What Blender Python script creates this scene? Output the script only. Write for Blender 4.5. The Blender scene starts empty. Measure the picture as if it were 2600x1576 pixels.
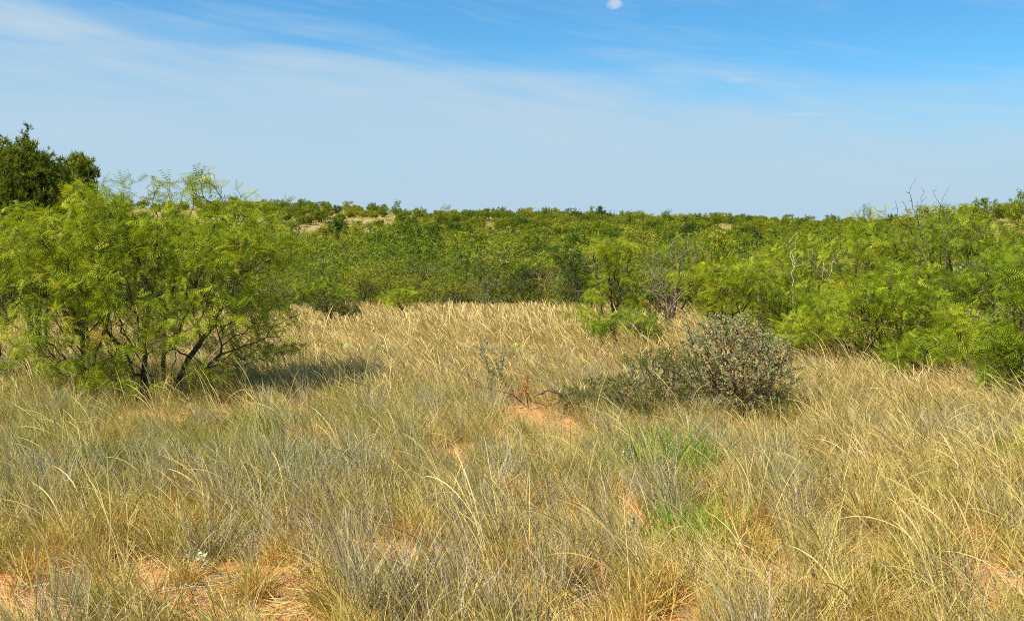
import bpy, math, random
import numpy as np
from mathutils import Vector

SC = bpy.context.scene
ROOT = SC.collection
rng = np.random.default_rng(7)
random.seed(7)

# ------------------------------------------------------------------ camera
F = 2528.0            # focal length in photo pixels (35 mm lens on 36 mm, 2600 px)
HOR = 552.0           # photo row of the level line of sight
PITCH = math.atan((788 - HOR) / F)
EYE = 1.75
cam_d = bpy.data.cameras.new('camera')
cam_d.sensor_width = 36.0
cam_d.lens = 35.0
cam_d.clip_start = 0.1
cam_d.clip_end = 6000
cam = bpy.data.objects.new('camera', cam_d)
ROOT.objects.link(cam)
cam.location = (0, 0, EYE)
cam.rotation_euler = (math.pi / 2 - PITCH, 0, 0)
SC.camera = cam

# ------------------------------------------------------------------ light
SUN_EL = math.radians(53)
SUN_AZ = math.radians(-122)      # from +Y, clockwise positive: left and a little behind the camera
sun_d = bpy.data.lights.new('sun', 'SUN')
sun_d.energy = 5.0
sun_d.angle = math.radians(0.5)
sun_d.color = (1.0, 0.92, 0.74)
sun = bpy.data.objects.new('sun', sun_d)
ROOT.objects.link(sun)
sdir = Vector((math.sin(SUN_AZ) * math.cos(SUN_EL), math.cos(SUN_AZ) * math.cos(SUN_EL), math.sin(SUN_EL)))
sun.rotation_euler = sdir.to_track_quat('Z', 'Y').to_euler()
sun.location = sdir * 50

world = bpy.data.worlds.new('World')
SC.world = world
world.use_nodes = True
wn = world.node_tree
for n in list(wn.nodes):
    wn.nodes.remove(n)


def N(t, kind, **kw):
    n = t.nodes.new(kind)
    for k, v in kw.items():
        if k == 'ins':
            for i, val in v.items():
                n.inputs[i].default_value = val
        else:
            setattr(n, k, v)
    return n


def math_n(t, op, a, b=None, c=None, clamp=False):
    n = t.nodes.new('ShaderNodeMath')
    n.operation = op
    n.use_clamp = clamp
    for i, v in enumerate((a, b, c)):
        if v is None:
            continue
        if isinstance(v, (int, float)):
            n.inputs[i].default_value = v
        else:
            t.links.new(v, n.inputs[i])
    return n.outputs[0]


def mixc(t, fac, a, b, mode='MIX'):
    n = t.nodes.new('ShaderNodeMix')
    n.data_type = 'RGBA'
    n.blend_type = mode
    for sock, v in ((n.inputs['Factor'], fac), (n.inputs[6], a), (n.inputs[7], b)):
        if isinstance(v, (int, float)):
            sock.default_value = v
        elif isinstance(v, tuple):
            sock.default_value = v if len(v) == 4 else v + (1,)
        else:
            t.links.new(v, sock)
    return n.outputs[2]


sky = N(wn, 'ShaderNodeTexSky', sky_type='NISHITA', sun_disc=False, sun_elevation=SUN_EL,
        sun_rotation=SUN_AZ, altitude=700, air_density=1.0, dust_density=0.3, ozone_density=2.2)
tc = N(wn, 'ShaderNodeTexCoord')
sep = N(wn, 'ShaderNodeSeparateXYZ')
wn.links.new(tc.outputs['Generated'], sep.inputs[0])
el = math_n(wn, 'ARCTAN2', sep.outputs[2],
            math_n(wn, 'SQRT', math_n(wn, 'ADD', math_n(wn, 'MULTIPLY', sep.outputs[0], sep.outputs[0]),
                                      math_n(wn, 'MULTIPLY', sep.outputs[1], sep.outputs[1]))))
az = math_n(wn, 'ARCTAN2', sep.outputs[0], sep.outputs[1])
# clear-sky colour, a touch more saturated as the photograph's processing has it
tint = mixc(wn, 1.0, sky.outputs[0], (0.33, 0.82, 1.06), 'MULTIPLY')
hs = N(wn, 'ShaderNodeHueSaturation', ins={'Saturation': 1.0, 'Value': 1.26})
wn.links.new(tint, hs.inputs['Color'])
# moist air low over the land: pale blue towards the horizon
elq = math_n(wn, 'DIVIDE', math_n(wn, 'MAXIMUM', el, 0.0), 0.09)
low = math_n(wn, 'POWER', 2.718, math_n(wn, 'MULTIPLY', math_n(wn, 'MULTIPLY', elq, elq), -1.0))
hz = mixc(wn, math_n(wn, 'MULTIPLY', low, 0.92), hs.outputs[0], (4.0, 5.3, 6.45))
# thin cirrus veil: long streaks that slope down to the right
cu = N(wn, 'ShaderNodeCombineXYZ')
wn.links.new(math_n(wn, 'MULTIPLY', az, 1.3), cu.inputs[0])
elt = math_n(wn, 'ADD', el, math_n(wn, 'MULTIPLY', az, 0.05))
wn.links.new(math_n(wn, 'MULTIPLY', elt, 9.0), cu.inputs[1])
n1 = N(wn, 'ShaderNodeTexNoise', ins={'Scale': 1.7, 'Detail': 4.0, 'Roughness': 0.5, 'Distortion': 0.3})
wn.links.new(cu.outputs[0], n1.inputs['Vector'])
cu2 = N(wn, 'ShaderNodeCombineXYZ')
wn.links.new(math_n(wn, 'MULTIPLY', az, 3.0), cu2.inputs[0])
wn.links.new(math_n(wn, 'MULTIPLY', math_n(wn, 'ADD', el, math_n(wn, 'MULTIPLY', az, 0.16)), 26.0), cu2.inputs[1])
n2 = N(wn, 'ShaderNodeTexNoise', ins={'Scale': 1.3, 'Detail': 7.0, 'Roughness': 0.62, 'Distortion': 0.6})
wn.links.new(cu2.outputs[0], n2.inputs['Vector'])


# the veil's upper edge runs from high at the left to low at the right, torn into streaks
edge = math_n(wn, 'DIVIDE', math_n(wn, 'SUBTRACT', 0.143, math_n(wn, 'ADD', el, math_n(wn, 'MULTIPLY', az, 0.075))), 0.055)
edge = math_n(wn, 'ADD', edge, math_n(wn, 'MULTIPLY', math_n(wn, 'SUBTRACT', n2.outputs[0], 0.5), 1.6))
edge = math_n(wn, 'ADD', edge, math_n(wn, 'MULTIPLY', math_n(wn, 'SUBTRACT', n1.outputs[0], 0.5), 1.8))
me_ = N(wn, 'ShaderNodeMapRange', interpolation_type='SMOOTHSTEP', ins={1: -0.9, 2: 0.8, 3: 0.0, 4: 1.0})
wn.links.new(edge, me_.inputs[0])
mr = N(wn, 'ShaderNodeMapRange', ins={1: 0.30, 2: 0.66, 3: 0.62, 4: 0.95})
wn.links.new(n1.outputs[0], mr.inputs[0])
streak = N(wn, 'ShaderNodeMapRange', ins={1: 0.50, 2: 0.78, 3: 0.05, 4: 0.40})
wn.links.new(n2.outputs[0], streak.inputs[0])
vfac = math_n(wn, 'MAXIMUM', math_n(wn, 'MULTIPLY', me_.outputs[0], mr.outputs[0]), streak.outputs[0], clamp=True)
# small puffs of cumulus
def puff(a0, e0, wa, we, amt):
    da = math_n(wn, 'DIVIDE', math_n(wn, 'SUBTRACT', az, a0), wa)
    de = math_n(wn, 'DIVIDE', math_n(wn, 'SUBTRACT', el, e0), we)
    r = math_n(wn, 'SQRT', math_n(wn, 'ADD', math_n(wn, 'MULTIPLY', da, da), math_n(wn, 'MULTIPLY', de, de)))
    nn = N(wn, 'ShaderNodeTexNoise', ins={'Scale': 170.0, 'Detail': 4.0, 'Roughness': 0.6})
    wn.links.new(tc.outputs['Generated'], nn.inputs['Vector'])
    v = math_n(wn, 'SUBTRACT', math_n(wn, 'ADD', nn.outputs[0], 0.42), r)
    return math_n(wn, 'MULTIPLY', math_n(wn, 'MULTIPLY', v, 2.2, clamp=True), amt)
def pxdir(px, py):
    a_ = (788 - py) / F
    dx_, dy_, dz_ = (px - 1300) / F, math.cos(PITCH) + a_ * math.sin(PITCH), -math.sin(PITCH) + a_ * math.cos(PITCH)
    return math.atan2(dx_, dy_), math.atan2(dz_, math.hypot(dx_, dy_))
p1 = puff(*pxdir(1562, 10), 0.0095, 0.0075, 0.55)
p2 = puff(*pxdir(1870, 205), 0.012, 0.004, 0.14)
p3 = puff(*pxdir(2045, 291), 0.024, 0.0028, 0.15)
pf = math_n(wn, 'ADD', math_n(wn, 'ADD', p1, p2), p3, clamp=True)
SKYMULT = 0.060
c1 = mixc(wn, vfac, hz, (4.25, 5.75, 7.0))
st2 = N(wn, 'ShaderNodeMapRange', ins={1: 0.42, 2: 0.70, 3: 0.0, 4: 0.45})
wn.links.new(n2.outputs[0], st2.inputs[0])
st3 = math_n(wn, 'MULTIPLY', st2.outputs[0], me_.outputs[0])
st3 = math_n(wn, 'MULTIPLY', st3, math_n(wn, 'MULTIPLY', math_n(wn, 'MAXIMUM', el, 0.0), 7.0, clamp=True))
c1 = mixc(wn, st3, c1, (5.0, 6.15, 7.1))
c2 = mixc(wn, pf, c1, (7.0, 7.1, 7.4))
bg = N(wn, 'ShaderNodeBackground', ins={'Strength': SKYMULT})
wn.links.new(c2, bg.inputs['Color'])
wo = N(wn, 'ShaderNodeOutputWorld')
wn.links.new(bg.outputs[0], wo.inputs['Surface'])

SC.view_settings.view_transform = 'Standard'
SC.view_settings.look = 'None'
SC.view_settings.gamma = 1
SC.view_settings.exposure = 0.92
SC.view_settings.use_curve_mapping = False
SC.cycles.use_denoising = False
SC.cycles.max_bounces = 5
SC.cycles.diffuse_bounces = 3
SC.cycles.transmission_bounces = 3
SC.cycles.filter_width = 1.0
SC.render.use_persistent_data = False


# ------------------------------------------------------------------ numeric noise and terrain
def vnoise(x, y, seed=0):
    x = np.asarray(x, float); y = np.asarray(y, float)
    xi = np.floor(x).astype(np.int64); yi = np.floor(y).astype(np.int64)
    fx = x - xi; fy = y - yi
    fx = fx * fx * (3 - 2 * fx); fy = fy * fy * (3 - 2 * fy)
    def h(a, b):
        v = (a * 374761393 + b * 668265263 + seed * 974711) & 0x7fffffff
        v = ((v ^ (v >> 13)) * 1274126177) & 0x7fffffff
        v = v ^ (v >> 16)
        return (v & 0xffff) / 65535.0
    return (h(xi, yi) * (1 - fx) + h(xi + 1, yi) * fx) * (1 - fy) + (h(xi, yi + 1) * (1 - fx) + h(xi + 1, yi + 1) * fx) * fy


def fbm(x, y, seed=0, octs=4):
    s = 0; a = 0.5; f = 1.0; t = 0
    for i in range(octs):
        s = s + a * vnoise(np.asarray(x) * f, np.asarray(y) * f, seed + i * 17)
        t += a; a *= 0.5; f *= 2.03
    return s / t


_yy = np.arange(-400, 3001, 0.5)
_kn = np.array([[-400, 0], [6, 0], [12, -.12], [20, -.48], [28, -1.0], [36, -1.9], [48, -3.2], [70, -4.6], [110, -4.7],
                [150, -3.2], [205, -1.2], [250, -0.3], [275, -0.1], [310, -1.2], [500, -8], [3000, -30]])
_zz = np.interp(_yy, _kn[:, 0], _kn[:, 1])
_k = np.exp(-np.linspace(-2, 2, 15) ** 2); _k /= _k.sum()
_zz = np.convolve(np.pad(_zz, 7, mode='edge'), _k, 'valid')


def H(x, y):
    x = np.asarray(x, float); y = np.asarray(y, float)
    z = np.interp(y, _yy, _zz)
    u = x / np.maximum(y, 30.0)
    crest = np.interp(u, [-0.6, -0.3, -0.2, -0.1, 0.0, 0.15, 0.35, 0.6], [3.4, 4.2, 3.6, 2.7, 1.2, 0.3, -0.6, 0.4])
    w = np.clip((y - 110) / 150.0, 0, 1); w = w * w * (3 - 2 * w)
    w2 = np.clip(1 - (y - 280) / 300.0, 0, 1)
    z = z + crest * w * w2
    # rocky rise on the right
    z = z + 5.4 * np.exp(-(((x - 74) / 14.0) ** 2 + ((y - 138) / 26.0) ** 2))
    far = np.clip((y - 60) / 60.0, 0, 1)
    z = z + far * (fbm(x / 18, y / 18, 3) - 0.5) * 1.6
    z = z + (fbm(x / 3.2, y / 3.2, 11, 3) - 0.5) * 0.12
    near = np.clip(1 - (y - 14) / 10.0, 0, 1)
    z = z + near * ((fbm(x / .42, y / .42, 21, 4) - 0.5) * 0.09)
    return z


def ground_at(px, py):
    """ground point that the photo shows at a pixel (march along the sight line)"""
    a = (788 - py) / F
    d = np.array([(px - 1300) / F, math.cos(PITCH) + a * math.sin(PITCH), -math.sin(PITCH) + a * math.cos(PITCH)])
    s = np.linspace(2, 320, 60000)
    P = np.array([0, 0, EYE]) + s[:, None] * d
    under = np.nonzero(P[:, 2] < H(P[:, 0], P[:, 1]))[0]
    i = under[0] if len(under) else len(s) - 1
    return P[i]


def at(px, py, dist):
    a = (788 - py) / F
    d = np.array([(px - 1300) / F, math.cos(PITCH) + a * math.sin(PITCH), -math.sin(PITCH) + a * math.cos(PITCH)])
    d = d / d[1] * dist
    return d + np.array([0, 0, EYE])


def to_px(x, y, z):
    cy = y * math.cos(PITCH) - (z - EYE) * math.sin(PITCH)
    cz = y * math.sin(PITCH) + (z - EYE) * math.cos(PITCH)
    return 1300 + F * x / cy, 788 - F * cz / cy


# ------------------------------------------------------------------ mesh helpers
def make_mesh(name, verts, faces_list, mats, attrs=None, mat_index=None, smooth=False):
    """faces_list: list of (n,k) index arrays; attrs: {name: per-vertex float array}"""
    me = bpy.data.meshes.new(name)
    verts = np.ascontiguousarray(verts, dtype=np.float32)
    me.vertices.add(len(verts))
    me.vertices.foreach_set('co', verts.ravel())
    loops = np.concatenate([f.ravel() for f in faces_list]).astype(np.int32)
    sizes = np.concatenate([np.full(len(f), f.shape[1], np.int32) for f in faces_list])
    starts = np.concatenate([[0], np.cumsum(sizes)[:-1]]).astype(np.int32)
    me.loops.add(len(loops))
    me.loops.foreach_set('vertex_index', loops)
    me.polygons.add(len(sizes))
    me.polygons.foreach_set('loop_start', starts)
    me.polygons.foreach_set('loop_total', sizes)
    for m in mats:
        me.materials.append(m)
    if mat_index is not None:
        me.polygons.foreach_set('material_index', np.asarray(mat_index, np.int32))
    if smooth:
        me.polygons.foreach_set('use_smooth', np.ones(len(sizes), bool))
    for k, v in (attrs or {}).items():
        a = me.attributes.new(k, 'FLOAT', 'POINT')
        a.data.foreach_set('value', np.ascontiguousarray(v, dtype=np.float32))
    me.update(calc_edges=True)
    return me


def obj(name, me, parent=None, loc=None, coll=ROOT, kind=None):
    o = bpy.data.objects.new(name, me)
    if coll is not None:
        coll.objects.link(o)
    if parent is not None:
        o.parent = parent
    if loc is not None:
        o.location = loc
    if kind:
        o['kind'] = kind
    return o


def thing(name, label, cat, loc, group=None, rotz=0):
    o = bpy.data.objects.new(name, None)
    ROOT.objects.link(o)
    o.empty_display_size = 0.2
    o.location = loc
    o.rotation_euler = (0, 0, rotz)
    o['label'] = label
    o['category'] = cat
    if group:
        o['group'] = group
    return o


def unit(v):
    return v / np.maximum(np.linalg.norm(v, axis=-1, keepdims=True), 1e-9)


# ------------------------------------------------------------------ materials
def leaf_mat(name, stops, transl=0.35, rough=0.65, spec=0.25, patch=0.25, obj_var=0.18, inst=False):
    """stops: [(pos, rgb)] read by the per-leaf random attribute"""
    m = bpy.data.materials.new(name)
    m.use_nodes = True
    t = m.node_tree
    for n in list(t.nodes):
        t.nodes.remove(n)
    at_ = N(t, 'ShaderNodeAttribute', attribute_name='r')
    oi = N(t, 'ShaderNodeObjectInfo')
    geo = N(t, 'ShaderNodeNewGeometry')
    no = N(t, 'ShaderNodeTexNoise', ins={'Scale': 2.2, 'Detail': 2.0})
    t.links.new(geo.outputs['Position'], no.inputs['Vector'])
    v = math_n(t, 'ADD', at_.outputs['Fac'], math_n(t, 'MULTIPLY', math_n(t, 'SUBTRACT', no.outputs[0], 0.5), patch * 2))
    v = math_n(t, 'ADD', v, math_n(t, 'MULTIPLY', math_n(t, 'SUBTRACT', oi.outputs['Random'], 0.5), obj_var * 2))
    ia = N(t, 'ShaderNodeAttribute', attribute_name='shift', attribute_type='INSTANCER')   # each plant's own tone
    v = math_n(t, 'ADD', v, ia.outputs['Fac'], clamp=True)
    ramp = N(t, 'ShaderNodeValToRGB')
    el_ = ramp.color_ramp.elements
    while len(el_) < len(stops):
        el_.new(0.5)
    for e, (p, c) in zip(el_, stops):
        e.position = p
        e.color = (*c, 1)
    t.links.new(v, ramp.inputs[0])
    pr = N(t, 'ShaderNodeBsdfPrincipled', ins={'Roughness': rough, 'Specular IOR Level': spec})
    t.links.new(ramp.outputs[0], pr.inputs['Base Color'])
    tr = N(t, 'ShaderNodeBsdfTranslucent')
    tcol = mixc(t, 1.0, ramp.outputs[0], (1.25, 1.2, 0.6), 'MULTIPLY')
    t.links.new(tcol, tr.inputs['Color'])
    mx = N(t, 'ShaderNodeMixShader', ins={0: transl})
    t.links.new(pr.outputs[0], mx.inputs[1])
    t.links.new(tr.outputs[0], mx.inputs[2])
    out = N(t, 'ShaderNodeOutputMaterial')
    t.links.new(mx.outputs[0], out.inputs['Surface'])
    return m


def bark_mat(name, c1, c2, scale=30):
    m = bpy.data.materials.new(name)
    m.use_nodes = True
    t = m.node_tree
    pr = t.nodes['Principled BSDF']
    pr.inputs['Roughness'].default_value = 0.9
    pr.inputs['Specular IOR Level'].default_value = 0.15
    geo = N(t, 'ShaderNodeNewGeometry')
    no = N(t, 'ShaderNodeTexNoise', ins={'Scale': scale, 'Detail': 5.0, 'Roughness': 0.65})
    t.links.new(geo.outputs['Position'], no.inputs['Vector'])
    mr_ = N(t, 'ShaderNodeMapRange', ins={1: 0.38, 2: 0.62})
    t.links.new(no.outputs[0], mr_.inputs[0])
    t.links.new(mixc(t, mr_.outputs[0], c1, c2), pr.inputs['Base Color'])
    bp = N(t, 'ShaderNodeBump', ins={'Strength': 0.6, 'Distance': 0.004})
    t.links.new(no.outputs[0], bp.inputs['Height'])
    t.links.new(bp.outputs[0], pr.inputs['Normal'])
    return m


M = {}
M['mesq'] = leaf_mat('mesquite_leaf', [(0.0, (.095, .16, .007)), (.45, (.22, .305, .009)), (.88, (.40, .45, .016)), (.96, (.50, .44, .03)), (1.0, (.60, .38, .03))], 0.36, patch=.2, obj_var=.05)
M['mesq_far'] = leaf_mat('mesquite_foliage', [(0.0, (.04, .075, .006)), (.45, (.135, .205, .008)), (.8, (.27, .32, .012)), (1.0, (.34, .31, .04))], 0.33, patch=.2, obj_var=.28)
M['juni'] = leaf_mat('juniper_foliage', [(0.0, (.075, .115, .010)), (.5, (.175, .225, .012)), (1.0, (.32, .32, .02))], 0.36, patch=.15, obj_var=.2)
M['grey'] = leaf_mat('silvery_leaf', [(0.0, (.14, .17, .07)), (.55, (.27, .315, .155)), (.82, (.42, .45, .27)), (.93, (.36, .20, .09)), (1.0, (.34, .13, .05))], 0.32, patch=.12, obj_var=.0)
M['dark'] = leaf_mat('dark_small_leaf', [(0.0, (.065, .09, .014)), (.7, (.13, .16, .022)), (1.0, (.30, .26, .06))], 0.35, patch=.15, obj_var=.0)
M['forb'] = leaf_mat('forb_leaf', [(0.0, (.17, .22, .10)), (1.0, (.30, .36, .19))], 0.25)
M['pale'] = leaf_mat('pale_forb_leaf', [(0.0, (.42, .47, .30)), (1.0, (.62, .64, .47))], 0.25)
M['bright'] = leaf_mat('bright_green_grass', [(0.0, (.13, .27, .02)), (1.0, (.27, .42, .04))], 0.4)
M['bark'] = bark_mat('dark_bark', (.035, .026, .02), (.12, .09, .07))
M['bark_grey'] = bark_mat('grey_bark', (.10, .08, .062), (.24, .195, .155))
M['bark_red'] = bark_mat('reddish_bark', (.12, .05, .03), (.26, .13, .08))
M['dead'] = bark_mat('weathered_dead_wood', (.30, .26, .21), (.54, .48, .39))
M['cactus'] = None

GRASS = [(0.0, (.66, .54, .235)), (.10, (.44, .34, .14)), (.17, (.65, .52, .20)), (.30, (.56, .45, .16)), (.38, (.34, .27, .09)), (.46, (.50, .41, .11)), (.58, (.38, .34, .07)), (.66, (.20, .20, .05)), (.76, (.30, .32, .05)), (.88, (.40, .40, .17)), (1.0, (.18, .22, .05))]
M['grass'] = leaf_mat('mixed_grass', GRASS, 0.2, patch=.10, obj_var=0, inst=True)
M['stalk'] = leaf_mat('straw_stalk', [(0.0, (.66, .53, .26)), (.35, (.60, .47, .19)), (.6, (.42, .28, .12)), (.8, (.56, .46, .17)), (1.0, (.46, .42, .13))], 0.25, patch=.1, obj_var=0, inst=True)
M['tuss'] = leaf_mat('brown_tussock', [(0.0, (.52, .26, .075)), (.4, (.62, .39, .11)), (.7, (.56, .43, .12)), (1.0, (.30, .28, .06))], 0.25, patch=.15, obj_var=0, inst=True)
M['greyg'] = leaf_mat('dead_grey_grass', [(0.0, (.22, .18, .12)), (.4, (.52, .45, .35)), (.7, (.34, .28, .20)), (1.0, (.50, .46, .34))], 0.25, patch=.1, obj_var=0, inst=True)

# bare red sandy soil
soil = bpy.data.materials.new('red_sandy_soil')
soil.use_nodes = True
t = soil.node_tree
pr = t.nodes['Principled BSDF']
pr.inputs['Roughness'].default_value = 0.95
pr.inputs['Specular IOR Level'].default_value = 0.1
geo = N(t, 'ShaderNodeNewGeometry')
na = N(t, 'ShaderNodeTexNoise', ins={'Scale': 3.0, 'Detail': 8.0, 'Roughness': 0.65})
nb = N(t, 'ShaderNodeTexNoise', ins={'Scale': 45.0, 'Detail': 6.0, 'Roughness': 0.7})
nc = N(t, 'ShaderNodeTexNoise', ins={'Scale': 0.16, 'Detail': 8.0, 'Roughness': 0.7})
nd = N(t, 'ShaderNodeTexNoise', ins={'Scale': 14.0, 'Detail': 5.0, 'Roughness': 0.6})
for n in (na, nb, nc, nd):
    t.links.new(geo.outputs['Position'], n.inputs['Vector'])
def rng_n(src, a, b):
    m_ = N(t, 'ShaderNodeMapRange', ins={1: a, 2: b})
    t.links.new(src, m_.inputs[0])
    return m_.outputs[0]
ca = mixc(t, rng_n(na.outputs[0], .35, .65), (.42, .17, .06), (.58, .28, .115))
cb = mixc(t, rng_n(nb.outputs[0], .52, .70), ca, (.30, .14, .07))
litter = mixc(t, rng_n(nd.outputs[0], .55, .66), cb, (.46, .33, .16))
# beyond the clearing the ground carries dry grass and paler stony earth
sp = N(t, 'ShaderNodeSeparateXYZ')
t.links.new(geo.outputs['Position'], sp.inputs[0])
fary = rng_n(sp.outputs[1], 60, 130)
fc = mixc(t, rng_n(nc.outputs[0], .42, .58), (.33, .19, .10), (.27, .25, .09))
fc = mixc(t, rng_n(na.outputs[0], .5, .6), fc, (.36, .27, .13))
t.links.new(mixc(t, fary, litter, fc), pr.inputs['Base Color'])
bp = N(t, 'ShaderNodeBump', ins={'Strength': 0.8, 'Distance': 0.02})
t.links.new(math_n(t, 'ADD', nb.outputs[0], nd.outputs[0]), bp.inputs['Height'])
t.links.new(bp.outputs[0], pr.inputs['Normal'])

# ------------------------------------------------------------------ ground
def stretched(lo, hi, n, fine, c=0.0):
    s = np.linspace(-1, 1, n)
    g = np.sinh(s * fine) / math.sinh(fine)
    return np.where(g < 0, c + g * (c - lo), c + g * (hi - c))

gx = stretched(-1800, 1800, 360, 8.2)
gy = np.concatenate([stretched(-300, 10, 60, 5, 0)[:30], np.arange(0, 3, .25), np.arange(3, 14, .07), np.arange(14, 40, .35), np.arange(40, 330, 2.0), 330 * 1.12 ** np.arange(0, 20)])
gy = np.unique(np.round(gy, 4))
GX, GY = np.meshgrid(gx, gy)
GZ = H(GX, GY)
V = np.stack([GX.ravel(), GY.ravel(), GZ.ravel()], 1)
nx, ny = len(gx), len(gy)
idx = np.arange(nx * ny).reshape(ny, nx)
Fq = np.stack([idx[:-1, :-1].ravel(), idx[:-1, 1:].ravel(), idx[1:, 1:].ravel(), idx[1:, :-1].ravel()], 1)
obj('ground', make_mesh('ground', V, [Fq], [soil], smooth=True), kind='structure')


# ------------------------------------------------------------------ woody plant grower
class Skel:
    def __init__(s, base=(0, 0, 0)):
        s.p = [np.array(base, float)]
        s.par = [-1]
        s.pl = [0.0]
        s.dir = [np.array([0, 0, 1.0])]
        s.stem = [-1]
        s.paths = []

    def add_path(s, start, pts, stem=None):
        ids = [start]
        for q in pts:
            q = np.asarray(q, float)
            a = ids[-1]
            s.p.append(q); s.par.append(a)
            L = np.linalg.norm(q - s.p[a])
            s.pl.append(s.pl[a] + L)
            s.dir.append((q - s.p[a]) / max(L, 1e-6))
            s.stem.append(s.stem[a] if stem is None else stem)
            ids.append(len(s.p) - 1)
        s.paths.append(ids)


def bez(p0, d0, p1, d1, n, L):
    c0 = p0 + d0 * L * 0.35
    c1 = p1 - d1 * L * 0.35
    tt = np.linspace(0, 1, n + 1)[1:, None]
    return (1 - tt) ** 3 * p0 + 3 * (1 - tt) ** 2 * tt * c0 + 3 * (1 - tt) * tt ** 2 * c1 + tt ** 3 * p1


def grow(R, stems, targets, k=0.45, seg=0.09, jit=0.12, up=0.35, base=(0, 0, 0), min_pl=0.25):
    S = Skel(base)
    for i, st in enumerate(stems):
        st = np.asarray(st, float)
        p0 = np.array([st[0][0], st[0][1], st[0][2]])
        # a stem starts at the base and passes its control points
        pts = [S.p[0] + (p0 - S.p[0])] if np.linalg.norm(p0 - S.p[0]) > 1e-3 else []
        pr_ = S.p[0] if not pts else pts[0]
        for q in st[1:]:
            L = np.linalg.norm(q - pr_)
            n = max(2, int(L / seg))
            tt = np.linspace(0, 1, n + 1)[1:, None]
            line = pr_ + (q - pr_) * tt
            line[:-1] += R.normal(0, jit * seg, (n - 1, 3)) * 0.9
            pts.extend(list(line))
            pr_ = q
        S.add_path(0, pts, stem=i)
    if len(targets) == 0:
        return S
    base_ = np.asarray(base, float)
    T = targets[np.argsort(np.linalg.norm(targets - base_, axis=1))]
    cap = len(S.p) + len(T) * 40
    P = np.zeros((cap, 3)); PL = np.zeros(cap)
    n0 = len(S.p)
    P[:n0] = S.p; PL[:n0] = S.pl
    for tpt in T:
        n0 = len(S.p)
        dv = tpt - P[:n0]
        dist = np.linalg.norm(dv, axis=1)
        D = np.asarray(S.dir[:n0]) if False else None
        cost = dist + k * PL[:n0] + (PL[:n0] < min_pl) * 5.0
        j = int(np.argmin(cost))
        L = dist[j]
        if L < 0.03:
            continue
        dd = dv[j] / L
        d0 = unit(S.dir[j] * 0.8 + dd * 0.7 + R.normal(0, .15, 3))
        d1 = unit(dd + np.array([0, 0, up]) + R.normal(0, .25, 3))
        n = max(2, min(30, int(round(L / seg))))
        pts = bez(P[j], d0, tpt, d1, n, L)
        pts[:-1] += R.normal(0, jit * L / n, (n - 1, 3))
        S.add_path(j, list(pts))
        P[n0:n0 + n] = pts
        for q in range(n):
            PL[n0 + q] = S.pl[n0 + q]
    return S


def skel_radii(S, tip=0.0022, power=0.46, rmax=1.0):
    n = len(S.p)
    cnt = np.zeros(n)
    haschild = np.zeros(n, bool)
    for i in range(1, n):
        haschild[S.par[i]] = True
    for i in range(n - 1, 0, -1):
        if not haschild[i]:
            cnt[i] += 1
        cnt[S.par[i]] += cnt[i]
    # parents always precede children, so one backward pass is enough
    r = np.minimum(tip * np.maximum(cnt, 1) ** power, rmax)
    return r, cnt


def tubes(S, r, sides=4, cntmax=None, sel=None, cnt=None, kscale=1.0, thin=0.6):
    vs = []; fs = []; off = 0
    P = np.asarray(S.p)
    ang = np.linspace(0, 2 * np.pi, sides, endpoint=False)
    for path in S.paths:
        if sel is not None and S.stem[path[1]] != sel:
            continue
        ids = np.array(path)
        if cntmax is not None and cnt[ids[1]] < cntmax:
            continue
        pts = P[ids]
        rr = r[ids].copy()
        if len(rr) > 1:
            rr[0] = min(rr[0], rr[1] * 1.25)
        rr[-1] *= thin
        d = np.gradient(pts, axis=0)
        d = unit(d)
        ref = np.array([0.0, 0, 1]) if abs(d[0][2]) < .9 else np.array([1.0, 0, 0])
        u_ = unit(np.cross(d, ref)); w_ = np.cross(d, u_)
        ring = pts[:, None, :] + (u_[:, None, :] * np.cos(ang)[None, :, None] + w_[:, None, :] * np.sin(ang)[None, :, None]) * (rr * kscale)[:, None, None]
        m = len(ids)
        vs.append(ring.reshape(-1, 3))
        a = np.arange(m - 1)[:, None] * sides + np.arange(sides)[None, :]
        b = np.arange(m - 1)[:, None] * sides + (np.arange(sides)[None, :] + 1) % sides
        fs.append(np.stack([a, b, b + sides, a + sides], -1).reshape(-1, 4) + off)
        off += m * sides
    if not vs:
        return np.zeros((0, 3)), np.zeros((0, 4), int)
    return np.concatenate(vs), np.concatenate(fs)


# leaf templates: verts in (along, side, up), unit length; triangles
def tpl_mesq(n=11, ll=.24, w=.026, droop=.18):
    v = []; f = []
    def add(a, b, c):
        i = len(v); v.extend([a, b, c]); f.append((i, i + 1, i + 2))
    for i in range(n):
        tt = .12 + .88 * i / (n - 1)
        z = -droop * tt * tt
        l = ll * (1 - .35 * abs(tt - .45))
        for s in (-1, 1):
            add((tt - w / 2, 0, z), (tt + w / 2, 0, z), (tt + .08, s * l, z - .02))
    add((0, -.006, 0), (0, .006, 0), (1.0, 0, -droop))
    return np.array(v, float), np.array(f)


def tpl_mesq2(n=11, w=.03, ll=.25, droop=.18, fork=.38):
    a, fa = tpl_mesq(n, ll, w, droop)
    out = []; fo = []
    for s in (-1, 1):
        c, sn = math.cos(s * fork), math.sin(s * fork)
        b = a.copy()
        b[:, 0] = a[:, 0] * c - a[:, 1] * sn
        b[:, 1] = a[:, 0] * sn + a[:, 1] * c
        fo.append(fa + len(out) * len(a)); out.append(b)
    return np.concatenate(out), np.concatenate(fo)


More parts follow.
